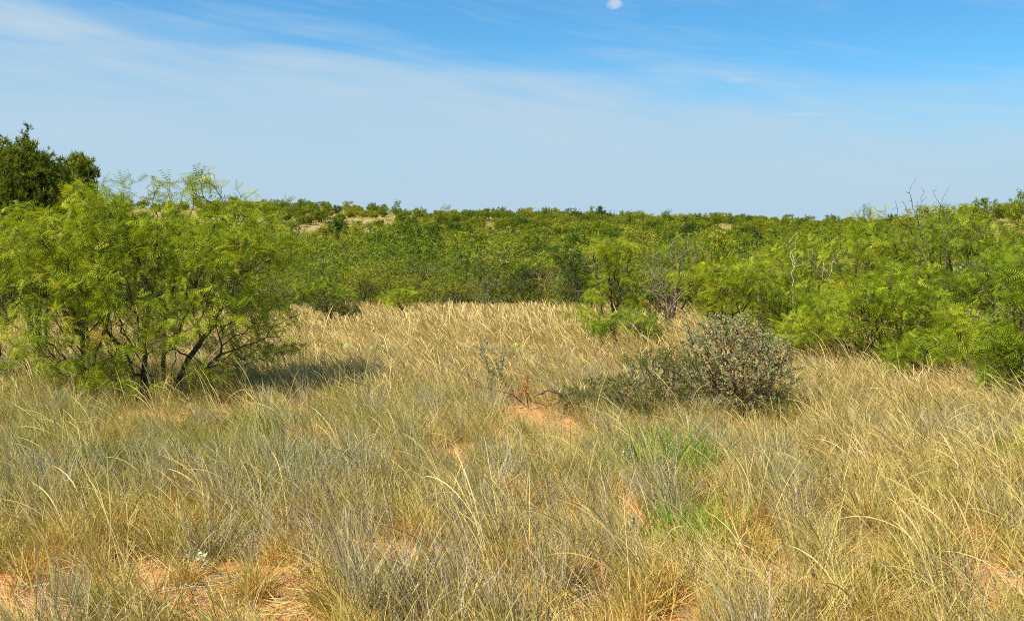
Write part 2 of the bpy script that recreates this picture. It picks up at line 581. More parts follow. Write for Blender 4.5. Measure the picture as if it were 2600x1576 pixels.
def tpl_spray(n, l, w, spread=.9, seed=0):
    R = np.random.default_rng(seed)
    v = []; f = []
    for i in range(n):
        base = np.array([R.uniform(0, .7), 0, 0])
        d = unit(np.array([1, R.normal(0, spread), R.normal(0, spread)]))
        s = unit(np.cross(d, R.normal(0, 1, 3)))
        k = len(v)
        v.extend([base - s * w / 2, base + s * w / 2, base + d * l * R.uniform(.7, 1.2)])
        f.append((k, k + 1, k + 2))
    return np.array(v), np.array(f)


def tpl_leaf(w=.35):
    v = np.array([[0, 0, 0], [.45, w / 2, .05], [1, 0, -.08], [.45, -w / 2, .05]], float)
    return v, np.array([[0, 1, 2], [0, 2, 3]])


def place(tpl, P, D, Nn, L, rv):
    """instances of a template: positions, directions, normals, lengths, random value"""
    v, f = tpl
    D = unit(D)
    Sd = unit(np.cross(Nn, D)); Up = np.cross(D, Sd)
    W = P[:, None, :] + L[:, None, None] * (v[None, :, 0:1] * D[:, None, :] + v[None, :, 1:2] * Sd[:, None, :] + v[None, :, 2:3] * Up[:, None, :])
    n, k = len(P), len(v)
    FF = f[None] + (np.arange(n) * k)[:, None, None]
    return W.reshape(-1, 3), FF.reshape(-1, f.shape[1]), np.repeat(rv, k)


def leaf_sites(R, S, cnt, spacing, maxcnt=2, skip=0.1, per=1, droop=.35, along=.5, out=.8, path_r=None):
    P = np.asarray(S.p)
    par = np.array(S.par)
    ids = np.nonzero((cnt <= maxcnt) & (par >= 0))[0]
    a = P[par[ids]]; b = P[ids]
    L = np.linalg.norm(b - a, axis=1)
    n = R.poisson(np.maximum(L / spacing, 0) * per)
    rep = np.repeat(np.arange(len(ids)), n)
    tt = R.random(len(rep))[:, None]
    pos = a[rep] * (1 - tt) + b[rep] * tt
    tan = unit(b - a)[rep]
    rnd = unit(R.normal(0, 1, (len(rep), 3)))
    perp = unit(rnd - (rnd * tan).sum(1, keepdims=True) * tan)
    D = unit(tan * along + perp * out + np.array([0, 0, -droop]))
    Nn = unit(np.array([0, 0, 1.0]) + R.normal(0, .45, (len(rep), 3)))
    return pos, D, Nn, ids[rep]


def ellipsoid_pts(R, n, ells, shell=.35, zmin=None):
    if n == 0 or not len(ells):
        return np.zeros((0, 3))
    w = np.array([(e[3] * e[4] * e[5]) ** .7 * (e[6] if len(e) > 6 else 1) for e in ells]); w /= w.sum()
    k = R.choice(len(ells), n, p=w)
    E = np.array([e[:6] for e in ells])[k]
    d = unit(R.normal(0, 1, (n, 3)))
    rr = R.random(n) ** shell
    p = E[:, :3] + d * rr[:, None] * E[:, 3:6]
    if zmin is not None:
        p = p[p[:, 2] > zmin]
    return p


def plant(name, label, cat, loc, seed, ells, ntarget, stems, leaf='mesq', lod=0, leaf_len=.11, spacing=.035, bark='bark',
          tip=.0022, power=.46, k=.45, group=None, maxcnt=2, split=True, extra=None, rot=0, jit=.12, zmin=.1, shell=.35, up=.35,
          leaf_frac=1.0, bases=None, sides=5, droop=.35, rcol=(0, 1), min_pl=.25):
    R = np.random.default_rng(seed)
    T = ellipsoid_pts(R, ntarget, ells, shell, zmin)
    if extra is not None:
        T = np.concatenate([T, np.asarray(extra, float)])
    S = grow(R, stems, T, k=k, jit=jit, up=up, min_pl=min_pl)
    r, cnt = skel_radii(S, tip, power)
    root = thing(name, label, cat, loc, group, rot)
    if split:
        for i in range(len(stems)):
            v, f = tubes(S, r, sides, sel=i)
            if len(f):
                obj('stem', make_mesh('stem', v, [f], [M[bark]], smooth=True), root)
    else:
        v, f = tubes(S, r, sides)
        obj('branches', make_mesh('branches', v, [f], [M[bark]], smooth=True), root)
    if leaf:
        add_foliage(R, S, cnt, root, leaf, lod, leaf_len, spacing, maxcnt, leaf_frac, droop, rcol)
    return root, S, r, cnt


def foliage_geo(R, S, cnt, leaf, lod, leaf_len, spacing, maxcnt=2, frac=1.0, droop=.35, rcol=(0, 1)):
    pos, D, Nn, src = leaf_sites(R, S, cnt, spacing, maxcnt, droop=droop)
    if frac < 1:
        m = R.random(len(pos)) < frac
        pos, D, Nn, src = pos[m], D[m], Nn[m], src[m]
    # one twig's leaves share a tone
    tone = R.random(len(S.p) // 6 + 2)[src // 6]
    rv = np.clip(.4 * tone + .6 * R.random(len(pos)), 0, 1) * (rcol[1] - rcol[0]) + rcol[0]
    L = leaf_len * R.uniform(.65, 1.25, len(pos))
    if leaf == 'mesq' and lod == 0:
        # several leaf shapes, so that no frond repeats visibly
        tpls = [tpl_mesq2(8, .05, .24, .15, .38), tpl_mesq2(7, .055, .27, .40, .55), tpl_mesq2(9, .045, .20, .05, .25), tpl_mesq(9, .27, .05, .5), tpl_mesq2(6, .06, .30, .30, .7)]
        which = R.integers(0, len(tpls), len(pos))
        Nn = unit(Nn + R.normal(0, .5, Nn.shape))
        vs, fs, rs, off = [], [], [], 0
        for i, tp in enumerate(tpls):
            m = which == i
            a, b, c = place(tp, pos[m], D[m], Nn[m], L[m], rv[m])
            vs.append(a); fs.append(b + off); rs.append(c); off += len(a)
        return np.concatenate(vs), np.concatenate(fs), np.concatenate(rs)
    if leaf in ('mesq',):
        tpl = (tpl_mesq(7, .26, .07) if lod == 1 else tpl_spray(5, .8, .17, .8, 3))
    elif leaf == 'mesq_far':
        tpl = tpl_spray(6, .9, .12 if lod < 2 else .16, .9, 5)
    elif leaf == 'juni':
        D = unit(D + np.array([0, 0, .9]))
        tpl = tpl_spray(9, .75, .14, .55, 7)
    elif leaf == 'dark':
        tpl = tpl_spray(6, .8, .16, .9, 9)
    else:
        D = unit(D + np.array([0, 0, .4]))
        Nn = unit(R.normal(0, 1, Nn.shape))
        tpl = tpl_leaf(.38)
    return place(tpl, pos, D, Nn, L, rv)


def add_foliage(R, S, cnt, root, leaf, lod, leaf_len, spacing, maxcnt, frac, droop, rcol):
    tone = float(R.uniform(-.22, .15)) if leaf == 'mesq' and frac == 1 else 0.0
    v, f, rv = foliage_geo(R, S, cnt, leaf, lod, leaf_len, spacing, maxcnt, frac, droop, rcol)
    fo = obj('foliage', make_mesh('foliage', v, [f], [M[leaf]], {'r': rv}), root, kind='stuff')
    fo['shift'] = tone
    return fo


def ring_stems(R, n, h, spread, base_r=.08):
    st = []
    for i in range(n):
        a = 2 * np.pi * (i + R.uniform(-.3, .3)) / n
        c, s = math.cos(a), math.sin(a)
        sp_ = spread * R.uniform(.5, 1.2)
        st.append([(c * base_r, s * base_r, -.04), (c * sp_ * .3, s * sp_ * .3, h * .35), (c * sp_ * .62 + R.normal(0, .05), s * sp_ * .62, h * .7)])
    return st


def on_ground(px, py):
    p = ground_at(px, py)
    return (float(p[0]), float(p[1]), float(H(p[0], p[1])))


def gz(x, y):
    return float(H(x, y))


#==BODY==
# ------------------------------------------------------------------ the big mesquite shrubs on the left
def E(px, py, d, rxpx, rypx, ry, loc, w=1.0):
    p = at(px, py, d) - np.array(loc)
    return (p[0], p[1], p[2], rxpx / F * d, ry, rypx / F * d, w)


def Pt(px, py, d, loc):
    return at(px, py, d) - np.array(loc)


locA = on_ground(400, 1012)
dA = locA[1]
ellsA = [E(330, 945, dA - .5, 170, 40, .4, locA, .9), E(560, 930, dA - .3, 90, 35, .4, locA, .6), E(512, 458, dA, 45, 30, .3, locA, 1.3), E(340, 850, dA - .4, 130, 65, .45, locA, .8), E(250, 500, dA, 90, 45, .5, locA, .9), E(520, 700, dA, 160, 110, .7, locA, 1), E(400, 640, dA, 230, 120, .8, locA, 1.5), E(620, 610, dA - .1, 140, 105, .7, locA, 1.3), E(300, 560, dA + .2, 150, 70, .6, locA),
         E(640, 790, dA - .1, 120, 90, .6, locA, .8), E(480, 780, dA - .3, 200, 90, .7, locA, 1.0), E(560, 505, dA, 90, 30, .4, locA, .5),
         E(680, 880, dA + .1, 95, 42, .5, locA, .8), E(430, 480, dA + .1, 70, 25, .3, locA, .5), E(250, 720, dA - .5, 130, 120, .5, locA, 1)]
stA = [[(.12, 0, -.04), Pt(470, 930, dA, locA), Pt(540, 830, dA - .1, locA), Pt(575, 740, dA - .1, locA), Pt(610, 660, dA, locA), Pt(600, 560, dA, locA)],
       [(.2, -.1, -.04), Pt(560, 900, dA - .3, locA), Pt(650, 870, dA - .3, locA), Pt(735, 850, dA - .3, locA)],
       [(0, .1, -.04), Pt(415, 900, dA + .2, locA), Pt(480, 790, dA + .3, locA), Pt(520, 660, dA + .3, locA), Pt(560, 500, dA + .2, locA), Pt(510, 430, dA + .2, locA)],
       [(-.1, -.1, -.04), Pt(365, 880, dA - .2, locA), Pt(380, 760, dA - .3, locA), Pt(350, 650, dA - .2, locA), Pt(300, 560, dA - .1, locA)],
       [(-.2, .05, -.04), Pt(330, 920, dA + .1, locA), Pt(260, 820, dA, locA), Pt(180, 690, dA - .1, locA), Pt(120, 620, dA - .2, locA)],
       [(.05, .2, -.04), Pt(450, 850, dA + .6, locA), Pt(430, 700, dA + .8, locA), Pt(440, 540, dA + .7, locA)],
       [(.1, .25, -.04), Pt(560, 860, dA + .5, locA), Pt(690, 780, dA + .5, locA), Pt(790, 755, dA + .4, locA)],
       [(.1, -.3, -.04), Pt(500, 990, dA - .3, locA), Pt(610, 985, dA - .3, locA)]]
exA = [Pt(x, y, d, locA) for x, y, d in [(770, 600, dA), (760, 590, dA), (745, 620, dA), (800, 745, dA + .3), (640, 492, dA), (610, 505, dA), (690, 505, dA), (655, 480, dA),
                                        (385, 450, dA), (350, 462, dA), (300, 462, dA), (280, 455, dA), (230, 450, dA), (430, 452, dA), (590, 480, dA), (385, 465, dA), (370, 500, dA), (330, 470, dA), (515, 432, dA), (490, 440, dA), (535, 455, dA), (470, 460, dA), (560, 470, dA),
                                        (720, 560, dA), (780, 640, dA), (790, 700, dA + .2), (770, 790, dA), (760, 850, dA), (780, 880, dA), (620, 915, dA - .3), (500, 478, dA + .1)]]
plant('mesquite_shrub', 'large bright green mesquite shrub spreading over the grass at the left', 'shrub', locA, 101, ellsA, 2000, stA, 'mesq', 0,
      leaf_len=.12, spacing=.032, extra=exA, tip=.0022, k=.4, maxcnt=3)

locB = on_ground(215, 1020)
dB = locB[1]
ellsB = [E(200, 945, dB - .4, 120, 40, .4, locB, 1.0), E(180, 590, dB, 120, 60, .5, locB, 1), E(120, 860, dB - .3, 120, 75, .5, locB, 1.0), E(120, 650, dB, 150, 115, .7, locB, 1.2), E(240, 590, dB - .1, 140, 100, .7, locB), E(150, 780, dB - .2, 150, 90, .6, locB, 1), E(60, 540, dB + .1, 90, 50, .4, locB, .6),
         E(220, 900, dB - .3, 110, 70, .4, locB, .9), E(60, 660, dB, 110, 110, .5, locB)]
stB = [[(0, 0, -.04), Pt(214, 950, dB, locB), Pt(205, 850, dB, locB), Pt(170, 740, dB, locB), Pt(140, 620, dB, locB)],
       [(.05, .05, -.04), Pt(235, 940, dB + .1, locB), Pt(270, 830, dB + .1, locB), Pt(280, 700, dB, locB), Pt(260, 600, dB, locB)],
       [(-.1, 0, -.04), Pt(170, 940, dB + .2, locB), Pt(90, 850, dB + .2, locB), Pt(30, 750, dB + .2, locB), Pt(10, 640, dB, locB)],
       [(.1, .1, -.04), Pt(300, 900, dB - .2, locB), Pt(380, 850, dB - .3, locB), Pt(430, 790, dB - .3, locB)]]
plant('mesquite_shrub', 'mesquite shrub left of the largest one, its dark upright stem rising from the tall grass', 'shrub', locB, 102, ellsB, 900, stB, 'mesq', 0,
      leaf_len=.12, spacing=.033, tip=.0022, k=.4, maxcnt=3)

locC = on_ground(-60, 985)
dC = locC[1]
ellsC = [E(20, 930, dC - .2, 120, 75, .5, locC), E(60, 985, dC - .6, 90, 40, .3, locC), E(-80, 700, dC, 150, 160, .7, locC, 1.5), E(10, 640, dC, 100, 100, .5, locC), E(-150, 550, dC, 100, 110, .5, locC)]
stC = [[(0, 0, -.04), Pt(0, 900, dC, locC), Pt(-20, 800, dC, locC), Pt(-60, 680, dC, locC)],
       [(.1, 0, -.04), Pt(60, 950, dC - .2, locC), Pt(20, 900, dC - .2, locC), Pt(-30, 860, dC, locC)],
       [(-.1, 0, -.04), Pt(-120, 850, dC, locC), Pt(-160, 700, dC, locC)]]
plant('mesquite_shrub', 'mesquite shrub cut by the left edge of the picture, low leafy branches in the grass', 'shrub', locC, 103, ellsC, 520, stC, 'mesq', 0,
      leaf_len=.12, spacing=.033, tip=.0022, k=.4, maxcnt=3)

# junipers behind them
def juniper(label, px, basepx_py, dist, spires, seed, n, leaf_len=.07, spacing=.019, frac=1):
    x = (px - 1300) / F * dist
    loc = (x, dist, gz(x, dist))
    ells = [E(px, 545, dist, 95 if px < 150 else 45, 95, .5, loc, 1.5), E(px - 25 if px < 150 else px, 435, dist, 78 if px < 150 else 34, 48, .35, loc, 7), E(px - 30, 480, dist, 60 if px < 150 else 32, 60, .4, loc, 2.0)]; st = []; ex = []
    if px < 150:
        ells += [E(60, 408, dist, 52, 45, .3, loc, 7), E(120, 430, dist, 45, 40, .3, loc, 7), E(165, 462, dist, 40, 30, .3, loc, 6), E(8, 420, dist, 45, 60, .3, loc, 6), E(70, 475, dist, 110, 80, .5, loc, 9), E(60, 390, dist, 42, 40, .3, loc, 7)]
    for (sx, topy, w, boty) in spires:
        nb = 7
        for i in range(nb):
            q = i / (nb - 1)
            yy = boty + (topy + 12 - boty) * q
            ells.append(E(sx + (px - sx) * .25 * (1 - q) + random.uniform(-9, 9), yy + random.uniform(-8, 8), dist, w * (1 - q) ** .5 + 12, abs(topy - boty) / nb * .8, max(.06, w / F * dist * (1 - q) ** .7), loc, 1 + q * 6))
        st.append([(random.uniform(-.05, .05), random.uniform(-.05, .05), -.03), Pt((px + sx) / 2, boty, dist, loc), Pt(sx, (boty + topy) / 2, dist, loc), Pt(sx, topy + 10, dist, loc)])
        ex += [Pt(sx + random.uniform(-5, 5), topy + random.uniform(0, 30), dist, loc) for _ in range(6)]
    return plant('juniper_tree', label, 'tree', loc, seed, ells, n, st, 'juni', 0, leaf_len=leaf_len, spacing=spacing, extra=ex, tip=.0024, k=.25, jit=.06, up=.9, shell=.5, leaf_frac=frac, maxcnt=40)


juniper('dark juniper with pointed spires rising behind the mesquites at the left', 90, 900, 12.2,
        [(8, 352, 75, 640), (66, 334, 80, 640), (118, 388, 70, 660), (158, 430, 70, 680), (40, 400, 120, 720)], 111, 3600)
juniper('narrower dark juniper with a blunt broken top, right of the pointed one', 205, 900, 12.8,
        [(213, 400, 52, 600), (178, 430, 55, 640), (232, 455, 45, 600)], 112, 1300)

# ------------------------------------------------------------------ centre: small forked mesquite
def mesq(label, px, base_py, dist, ells, stems, n, seed, leaf='mesq', lod=0, leaf_len=.12, spacing=.045, bark='bark', name='mesquite_shrub', cat='shrub', extra=None, loc=None, **kw):
    if loc is None:
        x = (px - 1300) / F * dist
        loc = (x, dist, gz(x, dist))
    el2 = [E(e[0], e[1], dist + e[5] if len(e) > 5 else dist, e[2], e[3], e[4], loc) for e in ells]
    st2 = [[(random.uniform(-.1, .1), random.uniform(-.08, .08), -.05)] + [Pt(q[0], q[1], dist + (q[2] if len(q) > 2 else random.uniform(-.2, .2)), loc) for q in s] for s in stems]
    ex = None if extra is None else [Pt(q[0], q[1], dist, loc) for q in extra]
    if leaf == 'mesq':
        n = int(n * 1.6); spacing = max(.03, spacing * .80)
        kw.setdefault('tip', .0026); kw.setdefault('maxcnt', 3)
    return plant(name, label, cat, loc, seed, el2, n, st2, leaf, lod, leaf_len=leaf_len * (1.12 if leaf == 'mesq' else 1), spacing=spacing, bark=bark, extra=ex, **kw)


fork = mesq('small forked mesquite with a bare dark trunk at the right end of the clearing', 1560, 800, 15.5,
     [(1560, 705, 60, 38, .35), (1525, 735, 45, 30, .3), (1600, 760, 55, 30, .3), (1500, 800, 40, 36, .3), (1610, 825, 80, 40, .4), (1545, 640, 70, 40, .4), (1570, 620, 45, 30, .3)],
     [[(1556, 790), (1552, 740), (1545, 690), (1530, 640)], [(1565, 785), (1590, 730), (1600, 690)], [(1520, 810), (1490, 790), (1470, 770)]], 360, 121, spacing=.045)
for ch in fork[0].children:
    if ch.name.startswith('foliage'):
        ch['shift'] = .04
mesq('low bright green mesquite sprouting in the straw-coloured grass below the forked one', 1600, 850, 13.5,
     [(1600, 815, 75, 35, .35), (1530, 830, 35, 22, .3), (1640, 845, 60, 25, .3)],
     [[(1600, 850), (1590, 810)], [(1560, 850), (1530, 820)], [(1650, 850), (1690, 810), (1740, 790)], [(1500, 835), (1460, 800), (1420, 790)]], 200, 122, spacing=.05, leaf_len=.11)

# ------------------------------------------------------------------ right-hand mesquites
mesq('mesquite with a pair of dark trunks beneath greyish bare twigs, right of the centre', 2030, 800, 16.5,
     [(1980, 690, 110, 60, .8), (2080, 700, 90, 70, .7), (1930, 770, 90, 45, .6), (2030, 630, 80, 40, .6), (2120, 780, 70, 50, .6)],
     [[(2022, 790), (2015, 740), (1990, 690), (1960, 650)], [(2040, 785), (2050, 730), (2060, 690), (2070, 620)], [(2000, 740), (1930, 720)], [(2060, 760), (2110, 720)]],
     420, 131, spacing=.05)
mesq('tall mesquite whose sparse tip stands against the sky, left of the dead branches', 2210, 800, 14.5,
     [(2195, 560, 45, 32, .4), (2180, 640, 100, 60, .7), (2260, 640, 80, 70, .6), (2200, 720, 120, 60, .7)],
     [[(2215, 790), (2220, 700), (2210, 640), (2195, 560), (2190, 525)], [(2230, 740), (2270, 650), (2280, 590)], [(2180, 740), (2150, 660)]], 420, 132, spacing=.05,
     extra=[(2185, 525), (2200, 520), (2180, 540), (2210, 538), (2245, 520), (2250, 540), (2240, 555)])
mesq('broad bright green mesquite in the grass right of the silvery bush', 2230, 925, 12.0,
     [(2160, 800, 130, 80, .7), (2300, 800, 130, 85, .7), (2230, 740, 130, 55, .6), (2090, 830, 80, 55, .5), (2380, 850, 80, 55, .5), (2200, 880, 90, 35, .4), (2010, 840, 60, 40, .4)],
     [[(2240, 900), (2235, 850), (2220, 780), (2190, 720)], [(2260, 900), (2300, 830), (2330, 760)], [(2210, 910), (2160, 860), (2120, 800)], [(2200, 900), (2110, 860), (2050, 820)],
      [(2290, 900), (2350, 870), (2400, 830)], [(2250, 880), (2260, 800), (2270, 700)]], 800, 133, spacing=.042, leaf_len=.125)
mesq('mesquite tree with a thick forked trunk and pale bare twigs above its crown, far right', 2430, 800, 14.0,
     [(2360, 610, 100, 60, .7), (2480, 600, 80, 60, .6), (2420, 560, 60, 30, .4), (2330, 700, 90, 50, .6), (2500, 760, 80, 50, .5)],
     [[(2428, 780), (2425, 730), (2415, 680), (2380, 630), (2340, 580)], [(2440, 760), (2445, 690), (2465, 630), (2460, 560)], [(2400, 760), (2360, 710)], [(2450, 740), (2500, 700), (2530, 640)]],
     420, 134, spacing=.05, tip=.003, extra=[(2480, 500), (2475, 515), (2490, 520), (2360, 520), (2350, 535)])
mesq('low mesquite at the foot of the far right thicket, dark shade beneath it', 2450, 960, 11.3,
     [(2450, 830, 80, 55, .5), (2400, 900, 70, 40, .4), (2500, 900, 60, 60, .4)],
     [[(2450, 930), (2440, 860), (2420, 800)], [(2470, 930), (2500, 870)], [(2430, 940), (2390, 890)]], 300, 135, spacing=.045)
mesq('nearest mesquite cut by the right edge of the picture, light green feathery leaves', 2600, 1020, 9.6,
     [(2580, 900, 90, 80, .4), (2540, 960, 60, 50, .35), (2620, 720, 70, 90, .4), (2640, 980, 60, 50, .3), (2520, 850, 50, 40, .3)],
     [[(2600, 960), (2590, 880), (2560, 830)], [(2620, 940), (2640, 820), (2620, 700), (2600, 620)], [(2580, 980), (2540, 940)]], 420, 136, spacing=.036, leaf_len=.125)
mesq('pale grey nearly leafless branch reaching in from the right edge', 2640, 960, 10.4, [],
     [[(2680, 880, 0), (2610, 800, 0), (2575, 792, 0), (2545, 788, 0), (2512, 762, 0), (2496, 738, 0)]], 0, 137, leaf=None, bark='bark_grey', tip=.005,
     extra=[(2484, 745), (2498, 722), (2520, 815), (2500, 812), (2535, 762), (2560, 812)], name='dead_branch', cat='branch')
mesq('mesquite shrub with yellowish tips just behind the silvery bush', 1850, 860, 13.2,
     [(1840, 760, 90, 60, .5), (1900, 700, 80, 50, .5), (1780, 700, 70, 40, .5)],
     [[(1850, 840), (1840, 770), (1820, 710)], [(1870, 840), (1900, 760), (1910, 690)], [(1840, 830), (1790, 750)]], 340, 138, spacing=.05)
mesq('greyish half-bare mesquite between the forked one and the silvery bush', 1700, 800, 18.5,
     [(1690, 690, 80, 70, .6), (1740, 640, 60, 50, .5)],
     [[(1700, 790), (1690, 740), (1670, 690)], [(1710, 790), (1720, 720), (1740, 660)], [(1690, 790), (1650, 730)]], 300, 139, spacing=.14, bark='bark_grey', tip=.004)

mesq('dense low mesquite filling the gap beneath the paired trunks', 1990, 880, 13.4,
     [(1960, 820, 90, 55, .5), (2050, 850, 80, 45, .5), (2010, 760, 80, 45, .5)],
     [[(1990, 860), (1960, 800)], [(2010, 860), (2050, 800)], [(2000, 860), (2010, 760)]], 300, 191, spacing=.048)
mesq('bushy mesquite directly below the pale bare skyline twigs', 2350, 880, 12.9,
     [(2350, 720, 100, 60, .6), (2280, 700, 70, 60, .5), (2420, 730, 80, 60, .5), (2360, 800, 90, 50, .5)],
     [[(2350, 850), (2345, 770), (2330, 700)], [(2360, 850), (2400, 780), (2420, 700)], [(2340, 850), (2290, 780), (2270, 690)]], 400, 192, spacing=.048)
mesq('bushy mesquite against the right edge, below the juniper knoll', 2570, 900, 12.4,
     [(2560, 740, 90, 80, .6), (2600, 640, 80, 60, .6), (2520, 690, 60, 60, .5), (2580, 830, 80, 50, .5)],
     [[(2570, 880), (2560, 800), (2550, 700)], [(2580, 880), (2610, 760), (2610, 640)], [(2560, 880), (2520, 790), (2510, 690)]], 420, 193, spacing=.048)
mesq('light green mesquite low in the grass at the right, in front of the dark shade', 2340, 950, 11.0,
     [(2350, 890, 80, 40, .4), (2280, 900, 50, 30, .3)],
     [[(2340, 930), (2350, 880)], [(2330, 930), (2290, 890)]], 160, 194, spacing=.045)

mesq('silvery grey-green bush deep in the far right thicket, above the pale branch', 2490, 800, 13.2,
     [(2490, 700, 60, 45, .4), (2530, 720, 50, 35, .3)],
     [[(2490, 770), (2485, 710)], [(2500, 770), (2520, 720)], [(2480, 770), (2460, 710)]], 500, 195, leaf='grey', leaf_len=.05, spacing=.014, tip=.002, name='silvery_bush', cat='bush', bark='bark_grey')

# dead snags and bare twigs
def dead(label, px, base, dist, stems, tips, seed, bark='dead', tip=.004, name='dead_shrub', power=.5):
    return mesq(label, px, base, dist, [], stems, 0, seed, leaf=None, bark=bark, tip=tip, extra=tips, name=name, cat='dead shrub', power=power, jit=.22)


def tipcloud(cx, cy, rx, ry, n, seed):
    R = random.Random(seed)
    return [(cx + R.gauss(0, rx), cy + R.gauss(0, ry)) for _ in range(n)]


dead('bare reddish twigs standing against the sky above the far right mesquites', 2385, 760, 13.6,
     [[(2380, 700), (2350, 620), (2330, 560), (2310, 490)], [(2400, 700), (2400, 620), (2385, 560), (2375, 500)], [(2370, 690), (2320, 600), (2290, 540)]],
     [(2300, 485), (2315, 470), (2290, 510), (2340, 510), (2355, 500), (2370, 485), (2380, 480), (2395, 500), (2405, 485), (2325, 520), (2330, 545), (2410, 475), (2360, 545)] + tipcloud(2345, 530, 35, 25, 34, 2) + tipcloud(2350, 580, 60, 30, 24, 22),
     141, bark='bark_grey', tip=.0032)
dead('tall bleached dead stem with a crooked fork above the paired trunks', 2016, 770, 15.6,
     [[(2020, 740), (2014, 690), (2008, 640), (2018, 610), (2027, 583)], [(2016, 660), (2004, 625)]], [(1985, 600), (2024, 590), (2040, 640), (2050, 660)], 142, tip=.0042)
dead('grey bare shrub in front of the thicket, right of the forked mesquite', 1690, 800, 17.0,
     [[(1690, 770), (1680, 730), (1665, 700)], [(1700, 770), (1710, 720), (1720, 690)], [(1695, 770), (1650, 740)], [(1700, 780), (1740, 740)]],
     tipcloud(1690, 725, 40, 28, 50, 3), 143, bark='bark_grey', tip=.0045)
dead('thicket of pinkish bare twigs under the mesquites beyond the clearing', 1375, 730, 29.0,
     [[(1375, 715), (1370, 690)], [(1385, 715), (1400, 680)], [(1370, 715), (1345, 690)]], tipcloud(1372, 690, 24, 14, 50, 4), 144, bark='bark_red', tip=.007)
dead('pale bare branches tangled in the mesquite right of the paired trunks', 2120, 760, 16.0,
     [[(2120, 740), (2100, 690), (2090, 650)], [(2125, 740), (2140, 690)]], tipcloud(2105, 670, 35, 30, 30, 5), 145, bark='dead', tip=.004)
dead('fine grey bare twigs poking out left of the paired trunks', 1930, 800, 15.8,
     [[(1930, 770), (1925, 710), (1915, 650)], [(1935, 760), (1960, 700)]], tipcloud(1930, 670, 35, 35, 45, 12), 147, bark='bark_grey', tip=.0032)
dead('reddish bare twigs in front of the tall sparse-tipped mesquite', 2200, 800, 13.9,
     [[(2200, 780), (2195, 720), (2180, 660)], [(2205, 770), (2240, 700)]], tipcloud(2200, 690, 45, 35, 45, 13), 148, bark='bark_red', tip=.003)
dead('bare grey limbs low among the mesquites near the right edge', 2480, 900, 11.6,
     [[(2480, 880), (2470, 830), (2440, 790)], [(2485, 880), (2520, 830)]], tipcloud(2480, 820, 45, 25, 36, 14), 149, bark='bark_grey', tip=.003)
dead('dark bare trunk and crooked limbs among the mesquites at the right', 2290, 890, 12.4,
     [[(2290, 870), (2280, 810), (2250, 760), (2230, 700)], [(2295, 860), (2330, 800), (2370, 770)]], tipcloud(2290, 770, 60, 40, 26, 6), 146, bark='bark_grey', tip=.004)

# ------------------------------------------------------------------ silvery bush and its neighbours
ds = 8.9
xs = (1880 - 1300) / F * ds
mesq('rounded silvery grey bush with small rusty leaves, right of the centre', 1880, 1045, ds,
     [(1880, 900, 140, 95, .45), (1960, 930, 75, 85, .4), (1790, 880, 80, 70, .35), (1880, 990, 130, 50, .4), (1850, 830, 90, 40, .3), (1800, 960, 110, 60, .35)],
     [[(1880 + 60 * math.cos(a), 1000), (1880 + 110 * math.cos(a), 920, .4 * math.sin(a)), (1880 + 130 * math.cos(a + .3), 850, .35 * math.sin(a))] for a in np.linspace(0, 6.0, 9)],
     2000, 151, leaf='grey', leaf_len=.028, spacing=.0058, bark='bark_red', tip=.0016, name='silvery_bush', cat='bush', jit=.15, shell=.55, maxcnt=2,
     extra=[(1730, 830), (1745, 815), (1760, 845), (1820, 800), (1905, 790), (1890, 800), (1850, 795), (1960, 840), (1990, 870), (1720, 860)])
mesq('dark green low shrub sprawling in front and left of the silvery bush', 1640, 1040, 8.7,
     [(1560, 985, 130, 40, .45), (1680, 970, 120, 45, .4), (1480, 1000, 80, 30, .3), (1640, 1020, 150, 35, .5), (1800, 1030, 120, 40, .4), (1680, 910, 110, 35, .3), (1950, 1030, 80, 35, .3)],
     [[(1600, 1010, -.2), (1540, 985, -.2)], [(1700, 1000, .1), (1750, 980, .1)], [(1640, 1000, .3), (1640, 940, .3)], [(1560, 1020, .2), (1470, 1000, .2)], [(1740, 1030, -.3), (1850, 1030, -.3)], [(1650, 1040, -.4), (1600, 1045, -.5)]],
     1250, 152, leaf='dark', leaf_len=.034, spacing=.014, bark='bark_grey', tip=.0017, name='low_shrub', cat='shrub', shell=.6, zmin=.03, droop=.1)
mesq('gnarled dark dead branch arching over the bare red mound', 1440, 1035, 8.9, [],
     [[(1440, 1020), (1420, 998), (1390, 990), (1360, 1003)], [(1450, 1015), (1500, 1000)]], 0, 153, leaf=None, bark='bark', tip=.006,
     extra=[(1345, 1010), (1350, 1020), (1370, 1022), (1380, 1000), (1400, 985), (1385, 1030)], name='dead_branch', cat='branch')
mesq('thin blue-green leafy stalks standing in dry grass left of the red mound', 1270, 990, 10.2,
     [(1228, 885, 16, 30, .08), (1276, 905, 12, 45, .08), (1250, 950, 30, 30, .1), (1370, 950, 10, 20, .06)],
     [[(1240, 940), (1230, 900), (1225, 868)], [(1275, 950), (1280, 900), (1282, 876)], [(1262, 960), (1255, 900), (1252, 880)], [(1300, 970), (1365, 950), (1372, 928)]],
     60, 154, leaf='forb', leaf_len=.035, spacing=.009, bark='bark_grey', tip=.0022, name='leafy_forb', cat='wild plant', up=1.0, maxcnt=4)
mesq('rust-brown dried weed beside the dead branch, left of the red mound', 1335, 1010, 9.3,
     [(1335, 980, 14, 32, .1), (1200, 970, 16, 22, .1), (1300, 1000, 30, 20, .1)],
     [[(1335, 990), (1338, 950)], [(1325, 990), (1322, 955)], [(1300, 1000), (1210, 980)]], 140, 155, leaf='tuss', leaf_len=.022, spacing=.012, bark='bark_red', tip=.0018, name='dried_weed', cat='wild plant', up=1, rcol=(0, .2))
